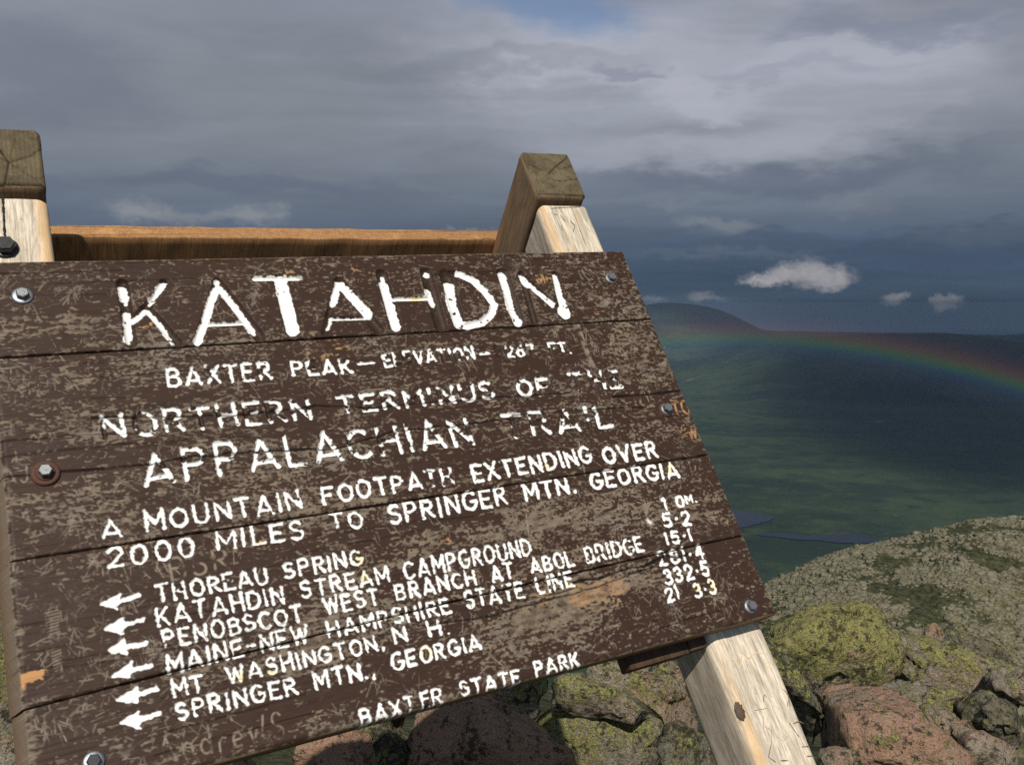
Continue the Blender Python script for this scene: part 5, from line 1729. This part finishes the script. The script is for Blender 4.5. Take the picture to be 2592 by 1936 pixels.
def cut_strip(paths, mat, parent, w, name, label, wpl=WP):
    v, f = [], []
    rr_ = random.Random(5)
    for P in paths:
        Q_ = [inv(x, y, wpl) for x, y in P]
        # resample
        R_ = []
        for a, b in zip(Q_[:-1], Q_[1:]):
            k = max(2, int(np.linalg.norm(b - a) / .003))
            for j in range(k): R_.append(a + (b - a) * j / k)
        R_.append(Q_[-1])
        for i, q in enumerate(R_):
            a = R_[max(0, i - 1)]; b = R_[min(len(R_) - 1, i + 1)]
            d = b - a; d /= (np.linalg.norm(d) + 1e-9); nn = np.array([-d[1], d[0]])
            ww = w * rr_.uniform(.55, 1.2) * (1 if 0 < i < len(R_) - 1 else .2)
            b0 = len(v)
            for s_, dz in ((-1, .0002), (0, -.0009), (1, .0002)):
                v.append(S(q[0] + nn[0] * ww * s_, q[1] + nn[1] * ww * s_, wpl - .0006 + dz))
            if i:
                f += [(b0 - 3, b0 - 2, b0 + 1, b0), (b0 - 2, b0 - 1, b0 + 2, b0 + 1)]
    o = mesh_obj(name, v, np.array(f), mat, parent, smooth=False)
    o['label'] = label


def z8(*P): return [(1640 + x * .2276, 1560 + y * .2276) for x, y in P]


cut_strip([z8((1275, 960), (1290, 865), (1370, 950)), z8((1490, 800), (1560, 870), (1580, 1000)), z8((1275, 1100), (1280, 1230), (1310, 1320)), z8((1290, 1215), (1370, 1270), (1370, 1400), (1340, 1560), (1420, 1620)),
           z8((1430, 1330), (1500, 1385), (1550, 1330)), z8((1610, 1190), (1680, 1165), (1740, 1190)), z8((1180, 1045), (1320, 1020)), z8((1560, 930), (1545, 1000)), z8((1560, 1170), (1680, 1340)),
           z8((1470, 1600), (1560, 1600)), z8((1700, 1450), (1790, 1440)), z8((1760, 1555), (1840, 1545)), z8((1185, 850), (1190, 858))], cut_m, post_r, .0009, 'carved_marks', 'dark knife cuts on the right post')
cut_strip([z8((1030, 575), (1040, 380), (1120, 470), (1190, 400), (1300, 410)), z8((1310, 500), (1330, 600)), z8((1340, 520), (1370, 610))], cutl_m, post_r, .0011, 'carved_marks', 'fresh pale M cut into the right post')
cut_strip([[(1418, 545), (1430, 562)], [(1443, 560), (1455, 572), (1450, 588)], [(1420, 570), (1424, 585)], [(1395, 528), (1470, 524)], [(1402, 542), (1410, 546)]], cut_m, post_r, .0007, 'carved_marks', 'faint scratches at the top of the right post')
# the long check on the left post
dark_m, N, p = new_mat('crack_dark'); N.put(p.inputs['Base Color'], (0.018, 0.013, 0.009, 1)); p.inputs['Roughness'].default_value = .95
cut_strip([[(6, 492), (8, 510), (10, 560), (12, 600)]], dark_m, post_l, .0016, 'drying_crack', 'long dark drying crack')

# ---- bolts and washers
def metal(name, colr, rough, rust, met=.85):
    m, N, p = new_mat(name)
    g = N.n('ShaderNodeNewGeometry').outputs['Position']
    n1 = N.noise(g, 220, 5, .65)
    N.put(p.inputs['Base Color'], N.mix(N.step(n1, .62 - rust * .35, .74 - rust * .35), colr, (0.085, 0.033, 0.018)))
    N.put(p.inputs['Metallic'], met); N.put(p.inputs['Roughness'], N.mix(n1, (rough - .1,) * 3, (rough + .15,) * 3))
    bump(N, p, n1, .3, .0006)
    return m


ZINC = metal('zinc_steel', (0.27, 0.28, 0.30), .45, 0.05)
DULL = metal('dull_steel', (0.20, 0.215, 0.225), .50, .15, .7)
BLACK = metal('black_steel', (0.035, 0.036, 0.04), .35, .05, .6)
RUST = metal('rusty_steel', (0.060, 0.030, 0.021), .75, .8, .15)


def lathe(u, v, w, prof, n=28, hexr=None):
    """profile (radius, height out of the face)"""
    vt, f = [], []
    for (r, h) in prof:
        for i in range(n):
            a = 2 * math.pi * i / n
            rr = r
            vt.append(S(u + rr * math.cos(a), v + rr * math.sin(a), w - h))
    for j in range(len(prof) - 1):
        for i in range(n):
            f.append((j * n + i, j * n + (i + 1) % n, (j + 1) * n + (i + 1) % n, (j + 1) * n + i))
    return vt, f


def bolt(px, py, rw, rh, hh, wmat, hmat, label, big=None, parent=None, w=0.0):
    q = inv(px, py, w)
    par = parent or sign
    h0 = 0.0
    if big:
        vt, f = lathe(q[0], q[1], w, [(big * .42, .0004), (big * .42, .0028), (big * .9, .0026), (big, .0016), (big, -.001)], 36)
        o = mesh_obj('washer', vt, f, RUST, par, smooth=True); h0 = .0024
        o['label'] = 'wide rusty washer'
    vt, f = lathe(q[0], q[1], w, [(rh * .5, h0 + .0022), (rw * .6, h0 + .0026), (rw * .88, h0 + .0020), (rw, h0 + .0010), (rw, h0 - .0008)], 32)
    o = mesh_obj('washer', vt, f, wmat, par, smooth=True)
    # hexagonal head with chamfered crown
    vt, f = [], []
    rot = random.uniform(0, 1)
    lv_ = [(1.0, h0 + .001), (1.0, h0 + .002 + hh * .8), (.86, h0 + .002 + hh), (.0, h0 + .002 + hh * 1.0)]
    for (k, h) in lv_:
        for i in range(6):
            a = rot + math.pi / 3 * i
            vt.append(S(q[0] + rh * k * math.cos(a), q[1] + rh * k * math.sin(a), w - h))
    for j in range(3):
        for i in range(6):
            f.append((j * 6 + i, j * 6 + (i + 1) % 6, (j + 1) * 6 + (i + 1) % 6, (j + 1) * 6 + i))
    o = mesh_obj('bolt_head', vt, f, hmat, par)
    o['label'] = label


bolt(57, 749, .0125, .0078, .0070, ZINC, DULL, 'bolt at the upper left of the sign')
bolt(115, 1198, .0105, .0078, .0075, RUST, DULL, 'bolt at the left edge in the middle', big=.0155)
bolt(1546, 705, .0112, .0076, .0065, DULL, DULL, 'bolt at the upper right of the sign')
bolt(1684, 1038, .0100, .0080, .0075, DULL, DULL, 'bolt at the right edge in the middle', big=.0125)
bolt(1899, 1535, .0108, .0076, .0070, ZINC, ZINC, 'bolt at the lower right corner')
bolt(237, 1927, .0108, .0072, .0060, ZINC, BLACK, 'bolt at the lower left of the sign')
bolt(14, 628, .0160, .0125, .0110, BLACK, BLACK, 'large black bolt on the left post', parent=post_l, w=WP)
